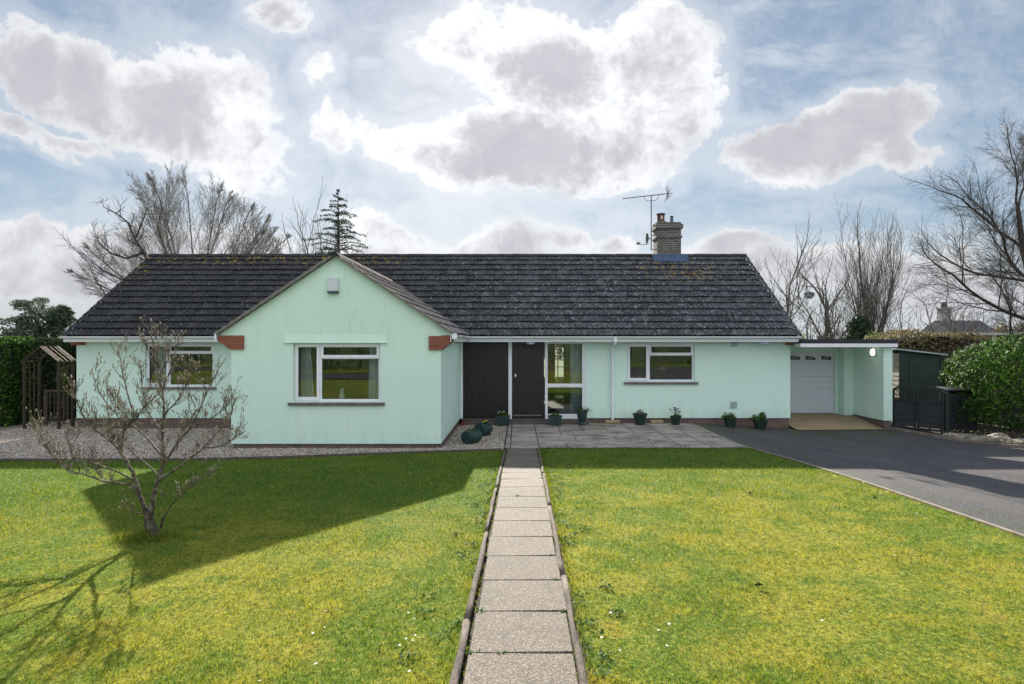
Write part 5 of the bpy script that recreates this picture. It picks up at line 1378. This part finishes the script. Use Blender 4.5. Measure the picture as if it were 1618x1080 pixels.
# ================================================================= ARCH, SHED, GATES, POTS
a = thing('garden_arch', 'dark timber trellis arch with a peaked roof beside the hedge', 'garden arch', (-13.6, 17.8, 0))
Y0, Y1 = 17.55, 18.1; XA, XB = -14.1, -13.12; XM = (XA+XB)/2; ZE, ZP = 1.80, 2.21
for x in (XA, XB):
    for y in (Y0, Y1): M().box(x-.032, x+.032, y-.032, y+.032, -.35, ZE).build('post', TRELL, a)
def lattice(m, p, u, v, nu, nv, w=.028, t=.012):
    """grid of slats spanning vectors u, v from p"""
    p, u, v = Vector(p), Vector(u), Vector(v); n = u.cross(v).normalized()*t
    for i in range(nu+1): q = p+u*(i/nu); m.bar(q, q+v, w, .008)
    for j in range(nv+1): q = p+v*(j/nv)+n; m.bar(q, q+u, w, .008)
for x in (XA, XB):
    m = M(); lattice(m, (x, Y0+.03, -.02), (0, Y1-Y0-.06, 0), (0, 0, ZE), 3, 11); m.build('side_trellis', TRELS, a)
for x0_, s in ((XA-.04, 1), (XB+.04, -1)):
    m = M(); lattice(m, (x0_, Y0-.08, ZE-.02), (XM-x0_, 0, ZP-ZE+.02), (0, Y1-Y0+.16, 0), 4, 4, .024, .012*s); m.build('roof_trellis', TRELR if s < 0 else TRELS, a)
m = M()
for y in (Y0, Y1): m.bar((XA, y, ZE), (XM, y, ZP), .05); m.bar((XB, y, ZE), (XM, y, ZP), .05)
m.bar((XM, Y0-.1, ZP), (XM, Y1+.1, ZP), .04); m.build('rafter', TRELL, a)
g = M(); lattice(g, (XA+.16, Y1+.03, -.06), (XB-XA-.2, 0, 0), (0, 0, .92), 6, 6, .028); g.bar((XA+.12, Y1+.03, .90), (XB-.03, Y1+.03, .90), .06); g.bar((XA+.16, Y1+.03, -.12), (XA+.16, Y1+.03, .9), .10, .04); g.build('gate', TRELS, a)
# shrubs behind the arch
bush('evergreen_shrub', 'bright leafy shrub glimpsed through the arch', 'shrub', (-14.1, 19.0, 1.1), (.35, .25, .6), 900, 9, 33, LIME, .07)

# shed
s = thing('garden_shed', 'dark green boarded shed behind the garage pier', 'shed', (12.8, 20.2, 0)); SX0, SX1, SY0, SY1 = 12.18, 13.55, 19.6, 21.6
def shz(x): return 2.10-(x-12.0)*.115
m = M()
for i in range(14):
    z0 = -.05+i*.145; z1 = z0+.145
    m.prism([(SX0+.01, z0), (SX1-.01, z0), (SX1-.01, min(z1, shz(SX1)-.03)), (SX0+.01, min(z1, shz(SX0)-.03))] if z0 < shz(SX1)-.06 else [(SX0+.01, z0), (SX0+.012, z0), (SX0+.012, z0+.001), (SX0+.01, z0+.001)], 'y', SY0+.006*(i % 2), SY0+.02)
m.prism([(SX0, 1.5), (SX1, 1.5), (SX1, shz(SX1)-.02), (SX0, shz(SX0)-.02)], 'y', SY0+.012, SY0+.03); m.box(SX0-.01, SX0+.05, SY0-.02, SY0, -.05, shz(SX0)-.02); m.box(SX1-.05, SX1, SY0-.02, SY0, -.05, shz(SX1)-.02)
m.box(SX1-.02, SX1, SY0+.031, SY1, -.05, shz(SX1)-.02); m.box(SX0, SX1, SY1, SY1+.02, -.05, 1.9); m.build('front_wall', SHEDM, s)
m = M()
for i in range(14):
    z0 = -.05+i*.145; m.prism([(SX0-.018, z0), (SX0+.0, z0), (SX0+.0, z0+.144), (SX0-.006, z0+.144)], 'y', SY0+.002, SY1)
m.build('side_wall', SHEDL, s)
m = M(); m.prism([(11.98, shz(11.98)), (SX1+.12, shz(SX1+.12)), (SX1+.12, shz(SX1+.12)+.045), (11.98, shz(11.98)+.045)], 'y', SY0-.12, SY1+.1); m.build('roof', FELT, s)
m = M()
for i in range(6): m.box(12.5+i*.155, 12.5+i*.155+.152, SY0-.018, SY0-.001, .05, 1.74)
d_ = m.build('door', SHEDM, s); m = M(); m.box(12.55, 12.75, SY0-.024, SY0-.0185, 1.45, 1.48); m.box(12.55, 12.75, SY0-.024, SY0-.0185, .35, .38); m.build('hinge', BLACK, d_)

# pair of arched gates
def arched_gate(label, p, q, zg):
    p, q = Vector(p), Vector(q); W_ = (q-p).length; t = thing('garden_gate', label, 'gate', tuple(p), 'pair of dark arched gates by the garage'); t.location = (p.x, p.y, zg)
    ang = math.atan2(q.y-p.y, q.x-p.x); MX = Matrix.Translation((p.x, p.y, zg)) @ Matrix.Rotation(ang, 4, 'Z')
    H0, H1 = 1.10, 1.24
    def top(x): k = (x/W_-.5)*2; return H0+(H1-H0)*(1-k*k)
    def low(x): return top(x)-.36
    m = M(); m.box(0, .055, -.025, .025, .0, H0+.02); m.box(W_-.055, W_, -.025, .025, .0, H0+.02); n = 12
    for f, wd in ((top, .055), (low, .05)):
        for i in range(n):
            a_ = .03+(W_-.06)*i/n; b_ = .03+(W_-.06)*(i+1)/n; m.bar((a_, 0, f(a_)-.01), (b_, 0, f(b_)-.01), .05, wd)
    m.box(.056, W_-.056, -.02, .02, .04, .10); m.xform(MX); m.build('frame', GATEM, t)
    m = M(); k = 0; zz = .12
    while zz < low(W_/2)-.04:
        m.prism([(-.016+.006*(k % 2), zz), (.0, zz), (.0, zz+.084), (-.006, zz+.084)], 'x', .056, W_-.056); zz += .086; k += 1
    m.box(W_/2-.02, W_/2+.02, .001, .02, .10, low(W_/2)-.02); m.xform(MX); m.build('board_panel', GATEM, t)
    m = M(); 
    for sg in (-1, 1):
        x = -.3
        while x < W_+.3:
            # diagonals clipped to the fan between the two rails
            seg = [];
            for k in range(25):
                xx = x+(k/24)*.40*1.0; z_ = .72+(k/24)*.56 if sg > 0 else 1.28-(k/24)*.56
                if .05 < xx < W_-.05 and low(xx)+.0 < z_ < top(xx)-.02: seg.append((xx, .006*sg, z_))
            if len(seg) > 1: m.bar(seg[0], seg[-1], .014, .008)
            x += .085
    m.xform(MX); m.build('lattice', GATEM, t)
arched_gate('left dark arched gate next to the garage pier', (10.64, 17.43, 0), (11.02, 16.98, 0), -.13)
arched_gate('right dark arched gate next to the fuel bunker', (11.035, 16.965, 0), (11.43, 16.50, 0), -.13)
for (x, y, lab) in ((11.48, 16.44, 'dark gate post between the arched gates and the fuel bunker'),):
    p = thing('gate_post', lab, 'post', (x, y, -.1)); m = M(); m.box(x-.045, x+.045, y-.045, y+.045, -.2, 1.02); m.build('shaft', GATEM, p); m = M(); m.lathe([(.075, 0), (.075, .02), (.02, .05)], (x, y, 1.021), 4); m.build('cap', GATEM, p)
# bunker with sloping lid
s = thing('storage_bunker', 'black slatted storage bunker with a sloping lid right of the gates', 'bunker', (12.0, 17.2, 0)); m = M()
for i in range(8): m.box(11.76, 12.55, 16.75, 16.77, -.1+i*.13, -.1+i*.13+.122)
m.box(11.76, 11.78, 16.771, 17.1, -.1, 1.0); m.box(12.53, 12.55, 16.771, 17.1, -.1, 1.0); m.box(11.76, 12.55, 17.1, 17.12, -.1, 1.05); m.build('body', GATEM, s)
m = M(); m.prism([(16.68, 1.0), (17.16, 1.06), (17.16, 1.10), (16.68, 1.05)], 'x', 11.70, 12.62); m.build('lid', simple('bunker_lid', (.015, .018, .026), .6, .2), s, bevel=.008)

# rockery stones at the foot of the laurel
st = [(11.35, 15.55, .20, .16, .08), (11.62, 15.25, .34, .17, .12), (11.75, 14.75, .16, .14, .10), (12.05, 14.75, .30, .22, .10), (12.25, 14.2, .24, .16, .12), (12.5, 14.35, .30, .2, .15), (12.45, 13.85, .26, .18, .09), (12.8, 13.6, .30, .2, .11), (13.15, 13.65, .26, .2, .16), (13.1, 13.15, .25, .18, .09), (13.6, 13.1, .34, .2, .12), (11.95, 15.35, .24, .2, .16), (11.2, 15.95, .16, .12, .06), (13.9, 12.6, .3, .22, .12)]
sn = ['small flat stone at the left tip of the rockery', 'long flat slab of rockery stone beside the gate post', 'small dark rockery stone just right of the long slab', 'wide flat rockery stone under the left of the laurel', 'flat rockery stone near the kerb below the laurel', 'tall rounded rockery stone against the laurel leaves', 'low flat rockery stone touching the kerb', 'pale flat rockery stone towards the right edge', 'tall pale rockery stone near the right edge', 'thin rockery stone by the kerb near the right edge', 'large rockery stone furthest right in the frame', 'upright rockery stone tucked behind the long slab', 'tiny rockery stone by the end of the kerb', 'big rockery stone beyond the right edge']
for i, (x, y, a_, b_, c_) in enumerate(st):
    bm = bmesh.new(); bmesh.ops.create_icosphere(bm, subdivisions=2, radius=1); rr = random.Random(i)
    dirs = [Vector((rr.gauss(0, 1), rr.gauss(0, 1), rr.gauss(0, 1))).normalized() for _ in range(9)]
    for v in bm.verts:
        k = 1.
        for d_ in dirs:
            pr = v.co.dot(d_)
            if pr > .62: k = min(k, .62/pr)
        v.co *= k*rr.uniform(.97, 1.03)
    an = rr.uniform(-.5, .5)
    for v in bm.verts: x_, y_ = v.co.x*a_*1.35, v.co.y*b_*1.35; v.co = Vector((x+x_*math.cos(an)-y_*math.sin(an), y+x_*math.sin(an)+y_*math.cos(an), gz(x, y)+.05+v.co.z*c_*1.3+x_*.1))
    me = bpy.data.meshes.new('rockery_stone'); bm.to_mesh(me); bm.free(); me.materials.append(STONE); o = bpy.data.objects.new('rockery_stone', me); COL.objects.link(o); tag(o, sn[i], 'stone', 'rockery stones along the driveway kerb')
kind(leaf_cloud('leaf_litter', HEDGEB, np.stack([RNG.uniform(11, 13.5, 500), RNG.uniform(13, 16, 500), RNG.uniform(.0, .05, 500)], 1)[[True]*500], .05, None, None, .6), 'stuff')

# planters --------------------------------------------------------
GP = 'plant pots along the front of the house'
def pot_round(x, y, z, r0, r1, h, label, mat=POTG, square=False):
    t = thing('planter', label, 'planter', (x, y, z), GP); m = M(); n = 4 if square else 26; f = 1.38 if square else 1.
    prof = [(r0*f, 0), (r0*f*1.02, .01), (r1*.93*f, h*.82), (r1*f, h*.83), (r1*1.04*f, h), (r1*.9*f, h), (r1*.85*f, h*.9)]
    m.lathe(prof, (0, 0, 0), n); m.xform(Matrix.Translation((x, y, z)) @ Matrix.Rotation(R(45) if square else 0, 4, 'Z')); m.build('pot', mat, t, smooth=False)
    M().lathe([(r1*.84*f if not square else r1*.84, h*.87), (r1*.5, h*.93)], (x, y, z), 16).build('soil', SOIL, t); return t
def foliage(t, c, rad, n, size, mat=LEAFG, aspect=.35, up=.6, nm='foliage'):
    q = RNG.normal(size=(n, 3)); q /= np.linalg.norm(q, axis=1, keepdims=True); q[:, 2] = np.abs(q[:, 2]); p = np.array(c)+q*np.array(rad)*RNG.uniform(.35, 1, (n, 1))
    return leaf_cloud(nm, mat, p, size, t, q+[0, 0, up], aspect, .6)
def blooms(t, pts, r_, mat, nm='flower'):
    for p in pts:
        m = M(); m.lathe([(r_*.3, -.4*r_), (r_, 0), (r_*.9, .25*r_), (r_*.25, .3*r_)], p, 8); m.build(nm, mat, t, smooth=True)
def P17(u, v, Y=17.1): p = px(u, v, Y); return p.x
# troughs with moulded ribs
def trough(x, y, z, label):
    t = thing('planter', label, 'planter', (x, y, z), GP); m = M(); w, d_, h = .37, .22, .27
    m.prism([(-w/2+.02, 0), (w/2-.02, 0), (w/2, h), (-w/2, h)], 'y', -d_/2, d_/2)
    for k in range(6):
        zz = .03+k*.04
        for i in range(9): xx = -w/2+.03+i*.036; m.box(xx+(.018 if k % 2 else 0), xx+(.018 if k % 2 else 0)+.028, -d_/2-.008, -d_/2+.002, zz, zz+.03)
    m.box(-w/2-.012, w/2+.012, -d_/2-.014, d_/2+.014, h-.03, h); m.xform(Matrix.Translation((x, y, z))); m.build('pot', POTG, t)
    M().box(x-w/2+.02, x+w/2-.02, y-d_/2+.02, y+d_/2-.02, z+h+.0, z+h+.008).build('soil', SOIL, t); return t
x = P17(795, 0); t = trough(x, 17.15, .012, 'ribbed green trough with white flowers beside the entrance post')
foliage(t, (x, 17.15, .28), (.17, .11, .14), 160, .06); blooms(t, [(x-.10, 17.06, .40), (x+.02, 17.05, .41), (x-.14, 17.08, .36)], .026, WHITEF); blooms(t, [(x-.03, 17.06, .37)], .018, YELF)
x = P17(877, 0); t = trough(x, 17.15, .012, 'ribbed green trough under the tall sidelight window')
foliage(t, (x, 17.15, .28), (.15, .1, .13), 180, .055); blooms(t, [(x+.0, 17.05, .33)], .02, WHITEF)
x = P17(920, 0); t = thing('planter', 'green footed urn with a plum leaved plant right of the front door', 'planter', (x, 17.15, 0), GP)
m = M(); m.lathe([(.11, 0), (.115, .03), (.07, .05), (.06, .09), (.10, .14), (.135, .24), (.15, .36), (.175, .385), (.175, .41), (.14, .41), (.13, .36)], (x, 17.15, .012), 24); m.build('pot', POTG, t, smooth=False)
foliage(t, (x-.05, 17.15, .40), (.12, .12, .18), 170, .05, LEAFG); foliage(t, (x+.13, 17.12, .40), (.13, .1, .12), 60, .06, LEAFR, nm='plum_foliage')
x = P17(1013, 0); t = pot_round(x, 17.25, .012, .125, .20, .32, 'round green pot with a clump of straw coloured leaves', POTB); foliage(t, (x, 17.25, .30), (.14, .13, .15), 190, .055, leafmat('straw_leaves', [(.10, .10, .04), (.22, .17, .08), (.07, .09, .03)], .7, .2))
x = P17(1068, 0); t = pot_round(x+.03, 17.25, .012, .10, .155, .25, 'green pot of tall rosette succulents by the kitchen wall', POTB)
m = M()
for i in range(9):
    a_ = rnd.uniform(-.17, .09); hh = rnd.uniform(.36, .50); m.tube([(x+.03, 17.25, .24), (x+.03+a_*.6, 17.22, hh*.8), (x+.03+a_*1.2, 17.2, hh)], [.008, .007, .006], 5); foliage(t, (x+.03+a_*1.2, 17.2, hh), (.03, .03, .02), 16, .045, IVY, nm='rosette')
m.build('stem', BARK, t); foliage(t, (x+.06, 17.22, .24), (.16, .11, .10), 120, .05, LEAFG)
x = P17(1153, 0, 17.3); z0 = gz(x, 17.3); t = pot_round(x+.03, 17.35, z0, .10, .145, .27, 'square green pot with a spreading plant left of the pair below the low vent', POTB, True); foliage(t, (x-.02, 17.33, z0+.24), (.21, .14, .19), 280, .075, LEAFG)
x = P17(1200, 0, 17.3); z0 = gz(x, 17.3); t = pot_round(x+.04, 17.35, z0, .105, .165, .27, 'square green pot with the broadest leafy plant near the garage corner', POTB, True); foliage(t, (x-.09, 17.33, z0+.27), (.18, .13, .16), 190, .075, LEAFG); foliage(t, (x+.09, 17.33, z0+.30), (.12, .12, .20), 170, .085, LEAFG, nm='upright_foliage')
x = P17(730, 0, 17.2); t = pot_round(x+.02, 17.18, 0., .06, .085, .10, 'small terracotta pot tucked in the corner by the boarded panel', TERRA); foliage(t, (x+.02, 17.18, .09), (.08, .06, .07), 60, .04, LEAFR)
# barrels on their sides
def barrel(cx, cy, ang, L, r_, label, fl):
    t = thing('barrel_planter', label, 'planter', (cx, cy, gz(cx, cy)), 'lying barrel planters on the gravel'); z = gz(cx, cy)+r_*.92+.01; m = M()
    prof = [(.0, -L/2+.012), (r_*.86, -L/2+.012), (r_*.87, -L/2), (r_*.93, -L/2), (r_*1., -L/4), (r_*1.02, 0), (r_*1., L/4), (r_*.93, L/2), (r_*.87, L/2), (r_*.86, L/2-.012), (0, L/2-.012)]
    n = 24; k0 = 0
    for (rr, zz) in prof:
        for j in range(n): an = 2*math.pi*j/n; m.v.append((rr*math.cos(an), zz, rr*math.sin(an)))
    for i in range(len(prof)-1):
        for j in range(n):
            up_ = (j/n*360 > 48) and (j/n*360 < 132) and 4 <= i <= 5
            if up_: continue
            a_ = i*n+j; b_ = i*n+(j+1) % n; m.f.append((a_, b_, b_+n, a_+n))
    MX = Matrix.Translation((cx, cy, z)) @ Matrix.Rotation(ang, 4, 'Z'); m.xform(MX); m.build('barrel', POTG, t, smooth=False)
    m = M()
    for y_ in (-L/4, L/4): m.tube([(r_*1.02*math.cos(j*math.pi/12), y_, r_*1.02*math.sin(j*math.pi/12)) for j in range(25)], .008, 5, caps=False)
    m.xform(MX); m.build('hoop', POTG, t)
    m = M(); m.box(-r_*.7, r_*.7, -L/2+.03, L/2-.03, r_*.3, r_*.42); m.xform(MX); m.build('soil', SOIL, t)
    m = M(); m.box(-r_*.5, r_*.5, -L/4-.02, -L/4+.02, -r_*.98, -r_*.75); m.box(-r_*.5, r_*.5, L/4-.02, L/4+.02, -r_*.98, -r_*.75); m.xform(MX); m.build('foot', POTG, t)
    foliage(t, (cx, cy, z+r_*.5), (.12, .14, .14), 150, .05, LEAFG)
    if fl: blooms(t, [(cx+.04, cy-.05, z+r_*1.2), (cx+.0, cy-.09, z+r_*1.1), (cx+.08, cy-.0, z+r_*1.25)], .028, YELF)
    return t
barrel(-1.06, 14.1, R(-33), .42, .155, 'green lying barrel planter nearest on the gravel beside the wing', False)
barrel(-.86, 15.35, R(-30), .40, .165, 'green lying barrel planter with yellow primroses behind its twin', True)
# stone blocks at the foot of the downpipe and by the succulents
for (x, w, lab) in ((2.72, .42, 'pale rough stone block under the downpipe'), (3.98, .36, 'pale stone block left of the succulent pot')):
    m = M(); m.box(x-w/2, x+w/2, 17.50, 17.68, .012, .095); tag(m.build('stone_block', simple('pale_block', (.34, .28, .17), .9, .3, 9, 30, .006), bevel=.015), lab, 'stone block')
# distant neighbours
h = thing('distant_house', 'far grey stone house with a chimney beyond the bare shrubs', 'house', (44, 60, 0)); m = M(); m.box(42.3, 46.5, 59.5, 64.5, 0, 3.2); m.build('wall', FARB, h)
m = M(); m.prism([(59.2, 3.2), (64.8, 3.2), (62, 4.55)], 'x', 42.1, 46.7); m.build('roof', FARR, h); c = M(); c.box(42.6, 43.5, 61.6, 62.4, 3.9, 5.7); c.box(42.5, 43.6, 61.5, 62.5, 5.701, 5.85); c = c.build('chimney', FARB, h); m = M(); m.lathe([(.28, 0), (.22, .5)], (43.05, 62, 5.85), 10); m.build('chimney_pot', FARR, c)
s = thing('shelter', 'white framed flat roofed shelter behind the laurel at the right edge', 'shelter', (20, 24.5, 0)); m = M(); m.box(18.0, 23.5, 24.2, 27, 2.62, 2.72); m.build('roof', simple('pale_roof', (.55, .54, .52), .7, .1), s)
for x in (18.9, 20.6, 22.4): m = M(); m.box(x, x+.12, 24.4, 24.52, -.1, 2.619); m.build('post', WHITE, s)
m = M(); m.box(18.9, 23.4, 26.8, 26.9, 0, 2.6); m.build('back_wall', simple('shelter_wall', (.20, .20, .24), .8, .2), s)
